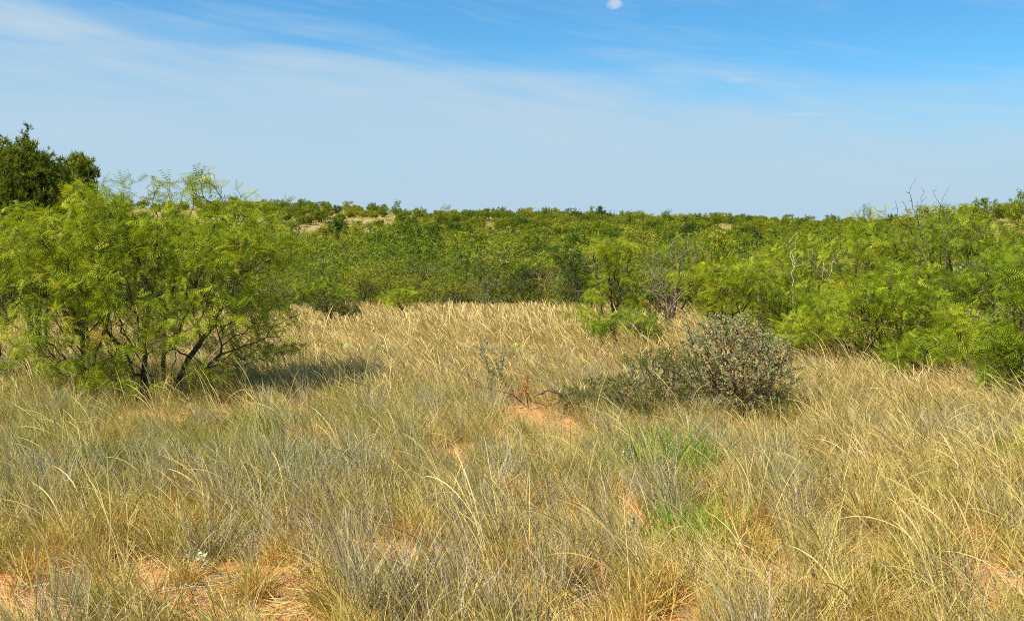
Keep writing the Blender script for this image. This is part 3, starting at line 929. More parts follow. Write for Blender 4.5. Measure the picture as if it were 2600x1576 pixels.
mesq('rusty leafless twigs at the top left of the low dark shrub', 1700, 950, 9.1,
     [(1700, 900, 45, 38, .2), (1960, 880, 40, 40, .1)],
     [[(1700, 930), (1700, 890)], [(1710, 930), (1730, 890)]], 120, 156, leaf='tuss', leaf_len=.016, spacing=.02, bark='bark_red', tip=.0016, name='dried_weed', cat='wild plant', rcol=(0, .2))

# small shrubs in the clearing
mesq('low dark green shrub in the clearing beside the big mesquite', 850, 800, 17.8,
     [(850, 775, 48, 22, .4), (890, 785, 30, 15, .3), (815, 765, 30, 20, .3)],
     [[(850, 790), (845, 765)], [(860, 790), (880, 775)], [(840, 790), (815, 770)]], 260, 161, leaf='dark', leaf_len=.07, spacing=.025, tip=.003, zmin=.03, name='low_shrub')
mesq('small light green mesquite shrub above the low dark one, clearing left end', 825, 760, 20.5,
     [(820, 735, 60, 30, .6), (870, 745, 40, 20, .4), (780, 720, 50, 30, .4)],
     [[(825, 760), (820, 730)], [(835, 760), (865, 740)], [(815, 760), (785, 730)]], 260, 162, lod=1, leaf_len=.13, spacing=.05, tip=.003)
mesq('small rounded bright green shrub at the far edge of the clearing', 1015, 770, 22.5,
     [(1010, 755, 45, 24, .6), (1035, 745, 25, 18, .4)],
     [[(1012, 770), (1005, 745)], [(1020, 770), (1035, 745)]], 220, 163, lod=1, leaf_len=.13, spacing=.05, tip=.003)
mesq('sprig of feathery green mesquite low at the right edge of the grass', 2565, 1190, 6.6,
     [(2560, 1160, 45, 25, .2), (2600, 1130, 30, 20, .15)],
     [[(2575, 1180), (2560, 1150)], [(2585, 1180), (2600, 1130)]], 60, 164, leaf_len=.10, spacing=.035, tip=.0018, zmin=.03)

# prickly pears
cm = bpy.data.materials.new('cactus_pad')
cm.use_nodes = True
t = cm.node_tree
no = N(t, 'ShaderNodeTexNoise', ins={'Scale': 40.0})
pr = t.nodes['Principled BSDF']
pr.inputs['Roughness'].default_value = 0.6
t.links.new(mixc(t, no.outputs[0], (.25, .31, .05), (.38, .42, .11)), pr.inputs['Base Color'])
su = np.linspace(0, 2 * np.pi, 12, endpoint=False); sv = np.linspace(-np.pi / 2, np.pi / 2, 7)
SU, SV = np.meshgrid(su, sv)
padv = np.stack([(np.cos(SV) * np.cos(SU)).ravel() * .42, (np.cos(SV) * np.sin(SU)).ravel() * .09, (np.sin(SV).ravel() + 1) * .5], 1)
padv[:, 0] *= .75 + .5 * padv[:, 2]
pi_ = np.arange(84).reshape(7, 12)
padf = np.stack([pi_[:-1].ravel(), np.roll(pi_[:-1], -1, 1).ravel(), np.roll(pi_[1:], -1, 1).ravel(), pi_[1:].ravel()], 1)
pad_me = make_mesh('pad', padv, [padf], [cm], smooth=True)
for (px, py, d, label, n) in [(875, 872, 13.2, 'pale yellow-green prickly pear in the grass right of the big mesquite', 12),
                              (945, 888, 12.7, 'yellow-green prickly pear, the one nearer the middle of the clearing', 10),
                              (1328, 885, 12.9, 'bright yellow prickly pear alone in the straw-coloured grass of mid clearing', 10)]:
    x = (px - 1300) / F * d
    rt = thing('prickly_pear', label, 'cactus', (x, d, gz(x, d) + .05), 'prickly pears in the clearing')
    for i in range(n):
        up_ = 0 if i < n // 2 + 1 else .08
        o = obj('pad', pad_me, rt, (random.uniform(-.13, .13), random.uniform(-.08, .08), .02 + up_))
        s_ = random.uniform(.08, .13)
        o.scale = (s_, s_, s_)
        o.rotation_euler = (random.uniform(-.5, .5), random.uniform(-.7, .7), random.uniform(-.9, .9))

# pale forbs near the camera
def forb(label, px, py, n, h, seed, leaf='pale', ll=.03, rad=.05):
    loc = on_ground(px, py)
    R = np.random.default_rng(seed)
    ells = [(0, 0, h * .7, rad, rad, h * .35)]
    st = [[(0, 0, -.01), (R.normal(0, .02), R.normal(0, .02), h * .5), (R.normal(0, .03), R.normal(0, .03), h)] for _ in range(3)]
    plant('leafy_forb', label, 'wild plant', loc, seed, ells, n, st, leaf, 0, leaf_len=ll, spacing=.012, bark='bark_grey', tip=.0012, k=.3, zmin=.01, jit=.05, maxcnt=3, split=False)


forb('small whitish leafy weed among grass at the lower left', 318, 1330, 20, .22, 171, ll=.028, rad=.07)
forb('tiny pale sprout with oval leaves on the red soil, lower left', 492, 1460, 4, .12, 172, ll=.045, rad=.04)
forb('pale grey-green weed head among tall stalks, lower right of centre', 1600, 1410, 14, .22, 173, ll=.022, rad=.03)
forb('whitish leafy weed beside the bright green tuft right of centre', 1598, 1230, 16, .26, 174, ll=.024, rad=.05)

# bleached twigs lying on the ground
def twig(label, px, py, L, ang, seed):
    x, y, z = on_ground(px, py)
    R = np.random.default_rng(seed)
    c, s = math.cos(ang), math.sin(ang)
    st = [[(0, 0, .015), (c * L * .4, s * L * .4, .06), (c * L * .8, s * L * .8, .05)]]
    ex = [(c * L + R.normal(0, .05), s * L + R.normal(0, .05), R.uniform(.02, .12)) for _ in range(4)] + [(c * L * .5 + R.normal(0, .1), s * L * .5 + R.normal(0, .1), .1) for _ in range(3)]
    plant('dead_twig', label, 'twig', (x, y, z), seed, [(0, 0, .05, .01, .01, .01)], 0, st, None, bark='dead', tip=.0022, extra=ex, k=.3, jit=.08, split=False, min_pl=.02)


twig('bleached forked twig lying on red soil at the bottom left', 270, 1565, .55, .55, 181)
twig('short grey twig on the bare soil near the left bottom corner', 40, 1520, .3, .2, 182)
twig('pale crooked twig in the grass below the red mound', 1390, 1130, .3, .6, 183)
twig('grey twig tangled in the grass at the right', 2050, 1260, .45, .9, 184)
twig('bleached twig among the dry grass at the far right', 2380, 1330, .35, .2, 185)

# ------------------------------------------------------------------ the thicket, slope and ridge
def variant_meshes(kind, n, seed0, lod):
    out = []
    for i in range(n):
        R = np.random.default_rng(seed0 + i)
        if kind == 'mesq':
            w = R.uniform(.9, 1.3); h = R.uniform(.55, .8)
            ells = [(R.normal(0, .5), R.normal(0, .5), 1.35 + R.normal(0, .3), w * R.uniform(.3, .65), w * R.uniform(.3, .65), h * R.uniform(.35, .6)) for _ in range(7)]
            if i % 3 != 1:
                ells += [(R.normal(0, .7), R.normal(0, .7), .6, .5, .5, .35) for _ in range(3)]
            ells += [(R.normal(0, .6), R.normal(0, .6), 1.9 + R.normal(0, .15), .15, .15, .25, 1.5) for _ in range(3)]
            stems = ring_stems(R, 5, 1.3, .9)
            S = grow(R, stems, ellipsoid_pts(R, [360, 240, 150][lod], ells, .35, .15), k=.45, seg=.14)
            r, cnt = skel_radii(S, .0045, .44)
            v, f = tubes(S, r, 4 if lod == 0 else 3, cntmax=(1 if lod == 0 else 4), cnt=cnt)
            bare = i == n - 1
            if bare:
                v, f = tubes(S, r * 1.1, 3, cntmax=1, cnt=cnt)
            lv, lf, rv = foliage_geo(R, S, cnt, 'mesq_far', lod, [.12, .15, .24][lod], [.042, .05, .075][lod] * (4 if bare else 1), maxcnt=3)
        else:
            h = R.uniform(.75, 1.0)
            ells = [(R.normal(0, .3), R.normal(0, .3), .75 * h + R.normal(0, .12), R.uniform(.45, .8), R.uniform(.45, .8), .6 * h) for _ in range(6)]
            ells += [(R.normal(0, .35), R.normal(0, .35), 1.3 * h, .3, .3, .35 * h) for _ in range(2)]
            stems = ring_stems(R, 4, .9, .5)
            S = grow(R, stems, ellipsoid_pts(R, [360, 260, 170][lod], ells, .3, .08), k=.4, seg=.16)
            r, cnt = skel_radii(S, .006, .44)
            v, f = tubes(S, r, 3, cntmax=4, cnt=cnt)
            lv, lf, rv = foliage_geo(R, S, cnt, 'juni', lod, [.10, .13, .22][lod], [.03, .035, .055][lod], maxcnt=4)
        mat = M['mesq_far'] if kind == 'mesq' else M['juni']
        tm = make_mesh('branches', v, [f], [M['bark_grey' if i % 3 == 0 or i == n - 1 else 'bark']], smooth=True)
        fm = make_mesh('foliage', lv, [lf], [mat], {'r': rv})
        both = make_mesh('shrub', np.concatenate([v, lv]), [f, lf + len(v)], [M['bark'], mat], {'r': np.concatenate([np.zeros(len(v)), rv])},
                         mat_index=np.concatenate([np.zeros(len(f)), np.ones(len(lf))]))
        out.append((tm, fm, both))
    return out


VM = [variant_meshes('mesq', 8, 300, 0), variant_meshes('mesq', 8, 320, 1), variant_meshes('mesq', 7, 340, 2)]
VJ = [variant_meshes('juni', 3, 400, 0), variant_meshes('juni', 5, 420, 1), variant_meshes('juni', 5, 440, 2)]


def thicket_density(x, y):
    """1 where scrub grows closed, 0 in the clearing"""
    u = x / y * F + 1300
    edge = np.interp(u, [-400, 300, 620, 700, 800, 1000, 1400, 1480, 1700, 1850, 2100, 3000], [17, 17, 20, 23, 25.5, 28, 28, 22, 20, 18.5, 17.5, 15.5])
    return y > edge


Rs = np.random.default_rng(55)
spots = []
def try_rows(y0, y1, sp, keep):
    y = y0
    while y < y1:
        hw = .60 * y + 6
        n = int(2 * hw / sp)
        for i in range(n):
            x = -hw + (i + Rs.uniform(0, 1)) * sp
            yy = y + Rs.uniform(-.5, .5) * sp
            if thicket_density(x, yy) and Rs.random() < keep(x, yy):
                spots.append((x, yy))
        y += sp


def ridge_keep(x, y):
    u = x / y * F + 1300
    base = .88 if y < 150 else np.interp(u, [500, 900, 1150, 1300, 2600], [.34, .45, .65, .9, .97])
    if y > 165 and fbm(x / 14, y / 20, 5, 3) < np.interp(u, [600, 1300, 2600], [.52, .45, .42]):
        base *= .2
    if abs(x - 66) < 9 and 112 < y < 122:
        base *= .35
    return base


try_rows(15.5, 60, 1.75, lambda x, y: .9)
try_rows(60, 125, 2.5, ridge_keep)
try_rows(125, 300, 3.5, ridge_keep)
spots.sort(key=lambda s: s[1])
rows = []
for (x, y) in spots:
    u = x / y * F + 1300
    pj = .04 if y < 60 else .08 if y < 120 else .3 if y < 170 else .85
    kind = 'juni' if Rs.random() < pj else 'mesq'
    if kind == 'mesq':
        s = Rs.uniform(.62, 1.25) * np.interp(y, [15, 30, 50, 100], [.80, .95, 1.3, 1.5])
        if 36 < y < 150 and Rs.random() < .1:
            s *= 1.3
        if y < 30:
            s = min(s, .82)
        if 26 < y < 33 and 650 < u < 1500:
            s *= .72
    else:
        s = Rs.uniform(.8, 1.5) * (1.0 if y < 120 else 1.35)
    tone = float(np.clip(Rs.normal(0, .22) + .22 * (fbm(x / 9, y / 9, 31, 3) - .5) * 2, -.45, .45))
    rows.append([x, y, kind, s, tone])

ZONE = [(-9999, 420, 'seen through the left mesquites'), (420, 640, 'behind the biggest mesquite'), (640, 780, 'just right of the biggest mesquite'), (780, 940, 'behind the low dark shrub'),
        (940, 1080, 'behind the rounded clearing shrub'), (1080, 1250, 'left of the meadow middle'), (1250, 1420, 'right of the meadow middle'), (1420, 1560, 'behind the forked mesquite'),
        (1560, 1720, 'beyond the grey bare shrub'), (1720, 1900, 'beyond the silvery bush'), (1900, 2060, 'near the bleached dead stem'), (2060, 2230, 'beyond the paired trunks'),
        (2230, 2400, 'below the bare skyline twigs'), (2400, 9999, 'near the right edge')]
DEPTH = [(0, 30, 'front rank'), (30, 38, 'second rank'), (38, 50, 'nearer thicket'), (50, 75, 'valley thicket'), (75, 125, 'lower slope'), (125, 215, 'far slope'), (215, 999, 'skyline')]


def describe(kind, s, tone, zr, x, y):
    u = x / y * F + 1300
    z_ = next(z[2] for z in ZONE if z[0] <= u < z[1])
    d_ = next(d[2] for d in DEPTH if d[0] <= y < d[1])
    lo, hi = (np.interp(y, [15, 30, 50, 100], [.80, .95, 1.3, 1.5]) * np.array([.87, 1.03])) if kind == 'mesq' else (1.2, 1.7)
    size = 'small' if s < lo else 'large' if s > hi else 'medium'
    shape = 'squat' if zr < .93 else 'upright' if zr > 1.04 else 'rounded'
    if kind == 'mesq':
        c = 'dull' if tone < -.12 else 'yellowish' if tone > .12 else 'green'
        return f'{size} {shape} {c} mesquite, {d_}, {z_}', 'mesquites, ' + d_
    c = 'blackish' if tone < -.12 else 'olive' if tone > .12 else 'dark'
    return f'{size} {shape} {c} juniper, {d_}, {z_}', 'junipers, ' + d_


cnt_m = cnt_j = 0
same = {}
rest = []
# junipers that stand apart on the ridge read as single bushes: nearest first
inview = lambda x, y: abs(x) < .545 * y + 1.5
for (x, y, kind, s, tone) in rows:
    z = gz(x, y) - .04
    rot = float(Rs.uniform(0, 6.28))
    if not inview(x, y):
        rest.append((x, y, z, kind, s, tone, rot)); continue
    if kind == 'mesq' and cnt_m >= 290 or kind == 'juni' and cnt_j >= 290:
        rest.append((x, y, z, kind, s, tone, rot)); continue
    lod = 0 if y < 36 else 1 if y < 90 else 2
    vs = (VM if kind == 'mesq' else VJ)[lod]
    tm, fm, both = vs[Rs.integers(len(vs))]
    zr = float(Rs.uniform(.82, 1.14))
    label, grp = describe(kind, s, tone, zr, x, y)
    nm = 'mesquite_shrub' if kind == 'mesq' else 'juniper_bush'
    if y < 95:
        root = thing(nm, label, 'shrub' if kind == 'mesq' else 'bush', (x, y, z), grp, rot)
        root.scale = (s, s, s * zr)
        obj('branches', tm, root)
        fo = obj('foliage', fm, root, kind='stuff')
        fo['shift'] = tone
    else:
        o = obj(nm, both, None, (x, y, z))
        o.rotation_euler = (0, 0, rot)
        o.scale = (s, s, s * zr)
        root = o
        o['label'] = label; o['category'] = 'shrub' if kind == 'mesq' else 'bush'; o['group'] = grp
        o['shift'] = tone
    if kind == 'mesq':
        cnt_m += 1
    else:
        cnt_j += 1
    same.setdefault(label, []).append((x / y, root))
ORD = ['leftmost', 'second from left', 'third from left', 'fourth from left', 'fifth from left', 'sixth from left']
for lab, lst in same.items():
    if 1 < len(lst) <= 6:
        lst.sort(key=lambda q: q[0])
        for i, (_, o) in enumerate(lst):
            o['label'] = f'{lab}, {ORD[i]}'
print('individual mesquites', cnt_m, 'junipers', cnt_j, 'rest', len(rest))


# ------------------------------------------------------------------ geometry-nodes scatter for what nobody could count
def scatter(name, label, coll_objs, pts, rots, scales, idxs, attrs):
    coll = bpy.data.collections.new(name + '_pieces')
    for o in coll_objs:
        coll.objects.link(o)
    me = bpy.data.meshes.new(name)
    me.vertices.add(len(pts))
    me.vertices.foreach_set('co', np.ascontiguousarray(pts, np.float32).ravel())
    a = me.attributes.new('rot', 'FLOAT_VECTOR', 'POINT'); a.data.foreach_set('vector', np.ascontiguousarray(rots, np.float32).ravel())
    a = me.attributes.new('scl', 'FLOAT_VECTOR', 'POINT'); a.data.foreach_set('vector', np.ascontiguousarray(scales, np.float32).ravel())
    a = me.attributes.new('pick', 'INT', 'POINT'); a.data.foreach_set('value', np.ascontiguousarray(idxs, np.int32))
    for k, v in attrs.items():
        a = me.attributes.new(k, 'FLOAT', 'POINT'); a.data.foreach_set('value', np.ascontiguousarray(v, np.float32))
    o = obj(name, me, kind='stuff')
    o['label'] = label
    ng = bpy.data.node_groups.new(name + '_scatter', 'GeometryNodeTree')
    ng.interface.new_socket('Geometry', in_out='INPUT', socket_type='NodeSocketGeometry')
    ng.interface.new_socket('Geometry', in_out='OUTPUT', socket_type='NodeSocketGeometry')
    gi = ng.nodes.new('NodeGroupInput'); go = ng.nodes.new('NodeGroupOutput')
    ip = ng.nodes.new('GeometryNodeInstanceOnPoints')
    ci = ng.nodes.new('GeometryNodeCollectionInfo')
    ci.inputs[0].default_value = coll
    ci.inputs['Separate Children'].default_value = True
    ci.inputs['Reset Children'].default_value = True
    ip.inputs['Pick Instance'].default_value = True
    def na(n_, ty):
        q = ng.nodes.new('GeometryNodeInputNamedAttribute'); q.data_type = ty; q.inputs[0].default_value = n_
        return next(s for s in q.outputs if s.enabled and s.name == 'Attribute')
    L = ng.links.new
    L(gi.outputs[0], ip.inputs['Points'])
    L(ci.outputs[0], ip.inputs['Instance'])
    L(na('pick', 'INT'), ip.inputs['Instance Index'])
    L(na('rot', 'FLOAT_VECTOR'), ip.inputs['Rotation'])
    L(na('scl', 'FLOAT_VECTOR'), ip.inputs['Scale'])
    L(ip.outputs[0], go.inputs[0])
    md = o.modifiers.new('scatter', 'NODES')
    md.node_group = ng
    return o


def piece(name, me):
    return bpy.data.objects.new(name, me)


# farther scrub beyond the counted ones
if rest:
    pcs = [piece('a%02d_scrub' % i, q[2]) for i, q in enumerate(VM[1] + VM[2] + VJ[2])]
    n1_, n2_, n3_ = len(VM[1]), len(VM[2]), len(VJ[2])
    P = []; Ro = []; Sc = []; Ix = []; Tn = []
    for (x, y, z, kind, s, tone, rot) in rest:
        P.append((x, y, z)); Ro.append((0, 0, rot)); Sc.append((s, s, s * Rs.uniform(.8, 1.1)))
        Ix.append((Rs.integers(n1_) if y < 90 else n1_ + Rs.integers(n2_)) if kind == 'mesq' else n1_ + n2_ + Rs.integers(n3_))
        Tn.append(tone)
    scatter('distant_scrub', 'dense green scrub covering the far slopes', pcs, np.array(P), np.array(Ro), np.array(Sc), np.array(Ix), {'shift': np.array(Tn)})


# ------------------------------------------------------------------ grass
def ribbons(R, n, L0, L1, w, lean0, lean1, bend0, bend1, segs=6, rad=.08, wind=.6, r0=0, r1=.5, head=False, droop=1.6, curl=0.0, prism=False, azc=math.pi, prof=None):
    """n grass blades as curved ribbons: lean = start angle from vertical, bend = extra angle reached at the tip"""
    L = R.uniform(L0, L1, n)
    az_ = np.where(R.random(n) < wind, R.normal(azc, .55, n), R.uniform(0, 2 * np.pi, n))
    lean = R.uniform(lean0, lean1, n)
    bend = R.uniform(bend0, bend1, n)
    tt = np.linspace(0, 1, segs + 1)
    th = lean[:, None] + bend[:, None] * tt[None] ** droop
    azz = az_[:, None] + curl * R.normal(0, 1, n)[:, None] * tt[None] + np.cumsum(R.normal(0, curl * .25, (n, segs + 1)), 1)
    ds_ = (L / segs)[:, None]
    st = np.sin(th); ct = np.cos(th)
    dx = st * np.cos(azz); dy = st * np.sin(azz)
    steps = np.stack([dx, dy, ct], -1) * ds_[..., None]
    a = R.uniform(0, 2 * np.pi, n); rr = rad * np.sqrt(R.random(n))
    base = np.stack([rr * np.cos(a), rr * np.sin(a), np.full(n, -.01)], 1)
    pts = base[:, None, :] + np.concatenate([np.zeros((n, 1, 3)), np.cumsum(steps[:, :-1], 1)], 1)
    tan = unit(steps)
    tw = R.uniform(0, np.pi, n)
    side0 = np.stack([-np.sin(azz), np.cos(azz), np.zeros_like(azz)], -1)
    nrm = np.cross(tan, side0)
    side = side0 * np.cos(tw)[:, None, None] + nrm * np.sin(tw)[:, None, None]
    if prof is None:
        p = np.interp(tt, [0, .25, .8, 1], [.8, 1, .6, .08])
    else:
        p = np.interp(tt, prof[0], prof[1])
    ww = w * R.uniform(.7, 1.3, n)
    hw = (ww[:, None] * p[None] * .5)[..., None]
    rv = R.uniform(r0, r1, n)
    m = segs + 1
    if not prism:
        v = np.stack([pts - side * hw, pts + side * hw], 2).reshape(-1, 3)
        k = 2
        q = np.arange(segs) * 2
        f = np.stack([q, q + 1, q + 3, q + 2], 1)
    else:
        n2 = np.cross(tan, side)
        v = np.stack([pts + side * hw, pts - side * hw * .5 + n2 * hw * .87, pts - side * hw * .5 - n2 * hw * .87], 2).reshape(-1, 3)
        k = 3
        q = np.arange(segs) * 3
        f = np.concatenate([np.stack([q + i, q + (i + 1) % 3, q + 3 + (i + 1) % 3, q + 3 + i], 1) for i in range(3)])
    f = (f[None] + (np.arange(n) * m * k)[:, None, None]).reshape(-1, 4)
    return v, f, np.repeat(rv, m * k)


def clump_mesh(name, parts, mats):
    vs = []; fs = []; rs = []; mi = []; off = 0
    for (v, f, r_), m_ in parts:
        vs.append(v); fs.append(f + off); rs.append(r_); mi.append(np.full(len(f), m_)); off += len(v)
    return make_mesh(name, np.concatenate(vs), [np.concatenate(fs)], mats, {'r': np.concatenate(rs)}, mat_index=np.concatenate(mi))


GM = [M['grass'], M['stalk'], M['greyg'], M['tuss']]
STALK = ([0, .55, .68, .85, 1], [.75, .65, 1.25, 1.2, .25])


def bunch(seed, lod):
    R = np.random.default_rng(seed)
    w = [.0034, .0062, .012][lod]
    n = [85, 55, 34][lod]; sg = [6, 5, 4][lod]
    ps = [(ribbons(R, n, .12, .34, w, .05, .65, .15, 1.1, sg, .12, .5, 0, .48, curl=.15), 0),
          (ribbons(R, int(n * .8), .07, .2, w, .2, 1.0, .2, 1.2, sg - 1, .13, .3, 0, .5, curl=.4), 0),
          (ribbons(R, n // 4, .10, .28, w * .9, .2, .9, -.3, 1.3, sg, .13, .3, 0, 1, curl=.9), 2)]
    return clump_mesh('bunch', ps, GM)


def stalks(seed, lod, n=None):
    R = np.random.default_rng(seed)
    w = [.0036, .0054, .010][lod]
    n = n or [9, 9, 7][lod]
    ps = [(ribbons(R, n, .34, .72, w, .08, .50, .45, 1.55, 11 - 3 * lod, .10, .88, 0, 1, prism=False, droop=1.9, prof=STALK, curl=.12), 1),
          (ribbons(R, n, .35, .6, w * .8, .05, .45, .1, .9, 6, .10, .7, 0, .4, curl=.1), 0)]
    return clump_mesh('stalks', ps, GM)


def straw(seed, lod):
    R = np.random.default_rng(seed)
    w = [.0040, .0064, .011][lod]
    n = [60, 50, 34][lod]
    ps = [(ribbons(R, n, .12, .30, w, .05, .6, .2, 1.2, 6 - lod, .12, .75, 0, .35, curl=.15), 0),
          (ribbons(R, n // 3, .20, .42, w, .05, .35, .3, 1.4, 8 - lod, .12, .85, 0, .8, prof=STALK, curl=.1), 1),
          (ribbons(R, n // 3, .10, .3, w, .3, 1.2, .0, 1.0, 4, .13, .3, 0, .6, curl=.6), 2)]
    return clump_mesh('straw', ps, GM)


def tussock(seed):
    R = np.random.default_rng(seed)
    ps = [(ribbons(R, 150, .10, .24, .0036, .05, 1.1, .1, 1.1, 5, .07, .25, 0, 1, curl=.5), 3),
          (ribbons(R, 40, .14, .28, .0036, .05, .8, .1, .9, 5, .07, .5, .1, .7, curl=.2), 0),
          (ribbons(R, 50, .05, .14, .0036, .5, 1.5, .0, .9, 4, .11, .1, 0, .6, curl=.9), 3)]
    return clump_mesh('tussock', ps, GM)


def greytuft(seed):
    R = np.random.default_rng(seed)
    ps = [(ribbons(R, 75, .14, .38, .0036, .05, .7, -.2, 1.0, 6, .09, .4, 0, 1, curl=.7), 2),
          (ribbons(R, 25, .2, .4, .0036, .05, .5, .1, .8, 5, .09, .6, .3, .9, curl=.2), 0),
          (ribbons(R, 14, .06, .18, .006, .3, 1.3, .4, 1.8, 5, .12, .2, 0, 1, curl=1.2), 2)]
    return clump_mesh('greytuft', ps, GM)


def litter(seed):
    R = np.random.default_rng(seed)
    ps = [(ribbons(R, 60, .05, .22, .0036, 1.15, 1.6, -.1, .25, 4, .22, 0, 0, .6, curl=.6), 0),
          (ribbons(R, 40, .05, .18, .0036, 1.15, 1.6, -.1, .25, 4, .22, 0, 0, 1, curl=.6), 2),
          (ribbons(R, 30, .05, .16, .0036, 1.0, 1.6, -.1, .35, 4, .22, 0, 0, .6, curl=.6), 3)]
    return clump_mesh('litter', ps, GM)


# bare soil patches, in world metres (x, y, rx, ry, strength)
BARE = []
for (px, py, rx, ry, st_) in [(90, 1500, .45, .22, 1), (330, 1500, .35, .1, .8), (560, 1470, .6, .22, .9), (620, 1560, .45, .2, 1), (760, 1540, .35, .2, .9), (100, 1570, .3, .15, .8),
                              (1390, 1085, .36, .6, .93), (1340, 1060, .3, .4, .9), (1320, 1290, .28, .4, .8), (1600, 1390, .15, .2, .5), (1920, 1400, .2, .2, .4), (2040, 1200, .4, .4, .5),
                              (2340, 1545, .18, .15, .9), (1380, 1570, .3, .12, .8), (1370, 930, .45, 1.0, .6), (900, 1290, .3, .3, .45), (1150, 1190, .2, .2, .3),
                              (1960, 1110, .7, .45, .6), (470, 1380, .35, .2, .6), (1750, 1480, .2, .15, .4)]:
    g = ground_at(px, py)
    BARE.append((g[0], g[1], rx, ry, st_))


# ground under shrubs carries little grass: (x, y, rx, ry, strength)
FOOT = []
for (px, py, rx, ry, st_) in [(1860, 1085, .7, .6, .6), (1600, 1070, .7, .5, .5), (1720, 1110, .7, .5, .6), (400, 1035, 1.2, .8, .6), (180, 1045, .7, .7, .6), (640, 1000, .8, .5, .55),
                              (2200, 950, 2.0, .9, .75), (2450, 990, 1.0, .7, .7), (2600, 1050, .7, .6, .6), (1600, 870, 1.0, .8, .5), (1200, 1010, .6, .5, .4)]:
    g = ground_at(px, py)
    FOOT.append((g[0], g[1], rx, ry, st_))


def bare_at(x, y):
    b = np.zeros_like(x)
    for (bx, by, rx, ry, st_) in BARE:
        d = np.sqrt(((x - bx) / rx) ** 2 + ((y - by) / ry) ** 2) + (fbm(x * 4, y * 4, 77, 2) - .5) * .8
        b = np.maximum(b, st_ * np.clip((1.25 - d) / .4, 0, 1))
    for (bx, by, rx, ry, st_) in FOOT:
        d = np.sqrt(((x - bx) / rx) ** 2 + ((y - by) / ry) ** 2) + (fbm(x * 3, y * 3, 78, 2) - .5) * .8
        b = np.maximum(b, st_ * np.clip((1.25 - d) / .5, 0, 1))
    return b


def field(R, n, y0, y1, margin=2.5):
    """random ground points in the wedge the camera could see from near here, density even on the ground"""
    y = np.sqrt(R.uniform(0, 1, n * 2) * ((y1 + 5) ** 2 - (y0 + 5) ** 2) + (y0 + 5) ** 2) - 5
    x = R.uniform(-1, 1, n * 2) * (.52 * (y + 5) )
    m = np.abs(x) < .52 * y + margin
    return x[m][:n], y[m][:n]


def wedge_area(y0, y1):
    return .52 * ((y1 + 5) ** 2 - (y0 + 5) ** 2)


def green_shift(x, y):
    g = .12 + .30 * np.clip((fbm(x / 1.6, y / 1.6, 41, 3) - .40) * 2.2, 0, 1)
    left = np.clip((-x - .6) / 2, 0, 1) * np.clip((y - 5.2) / 1.5, 0, 1) * np.clip((12.5 - y) / 2, 0, 1)
    g = g + .22 * left
    g = g * np.interp(y, [0, 5.5, 8, 11, 14, 30], [.25, .7, 1.1, .8, .35, .25])
    right = np.clip((x - 1.5) / 1.5, 0, 1) * np.clip((y - 4.5) / 1.5, 0, 1)
    g = g - .16 * right
    return np.clip(g * .8 + .13 * np.clip((9.8 - y) / 2, 0, 1) * np.clip((y - 5) / 1.5, 0, 1), 0, .5)


def make_layer(name, label, meshes, dens_fn, dens_max, y0, y1, seed, s0=.75, s1=1.3, shift_fn=green_shift, tilt=.12, margin=2.5):
    R = np.random.default_rng(seed)
    n = int(wedge_area(y0, y1) * dens_max)
    x, y = field(R, n, y0, y1, margin)
    keep = R.random(len(x)) * dens_max < dens_fn(x, y)
    x, y = x[keep], y[keep]
    z = H(x, y)
    P = np.stack([x, y, z], 1)
    s = R.uniform(s0, s1, len(x))
    s = s * np.interp(y, [0, 5.5, 7.5, 11, 14, 40], [1, 1, .86, .84, 1, 1])
    # the wind leans everything to the left, so plants are turned only part of the way round
    rz = R.normal(0, .55, len(x))
    rot = np.stack([R.normal(0, tilt, len(x)), R.normal(-.04, tilt, len(x)), rz], 1)
    sc = np.stack([s, s, s * R.uniform(.85, 1.15, len(x))], 1)
    pcs = [piece('p%02d' % i, m) for i, m in enumerate(meshes)]
    print(name, len(x))
    return scatter(name, label, pcs, P, rot, sc, R.integers(0, len(meshes), len(x)), {'shift': shift_fn(x, y) + R.normal(0, .11, len(x))})


bs = lambda x, y: 1 - bare_at(x, y)
near = lambda y, a, b: np.clip((y - a) / max(b - a, 1e-3), 0, 1)
# foreground and middle
make_layer('mixed_grass', 'knee-high green, grey and straw-coloured grass bunches', [bunch(500 + i, 0) for i in range(9)],
           lambda x, y: (20 + 10 * near(y, 4.6, 6.2)) * (1 - .95 * bare_at(x, y)) * np.interp(fbm(x / .55, y / .55, 61, 2), [.30, .55], [.25, 1]), 30, 3.1, 10.5, 601, s0=.6, s1=1.35)
make_layer('tall_straw_grass', 'long arching straw-coloured stalks bent to the left by the wind', [stalks(520 + i, 0) for i in range(10)],
           lambda x, y: (5.2 + 1.5 * near(y, 5, 7)) * (1 - .8 * bare_at(x, y)) * np.interp(fbm(x / .9, y / .9, 62, 2), [.3, .6], [.3, 1.3]), 10, 3.7, 10.5, 602, shift_fn=lambda x, y: green_shift(x, y) * .9 - .05)
make_layer('brown_tussock_grass', 'short rusty golden tussocks on the red soil', [tussock(540 + i) for i in range(7)],
           lambda x, y: (26 - 18 * near(y, 5.2, 7.2)) * (1 - .93 * bare_at(x, y)) * np.interp(fbm(x / .45, y / .45, 63, 2), [.35, .6], [.25, 1.3]), 32, 2.6, 8.5, 603, shift_fn=lambda x, y: (fbm(x / .8, y / .8, 64, 2) - .4) * .7)
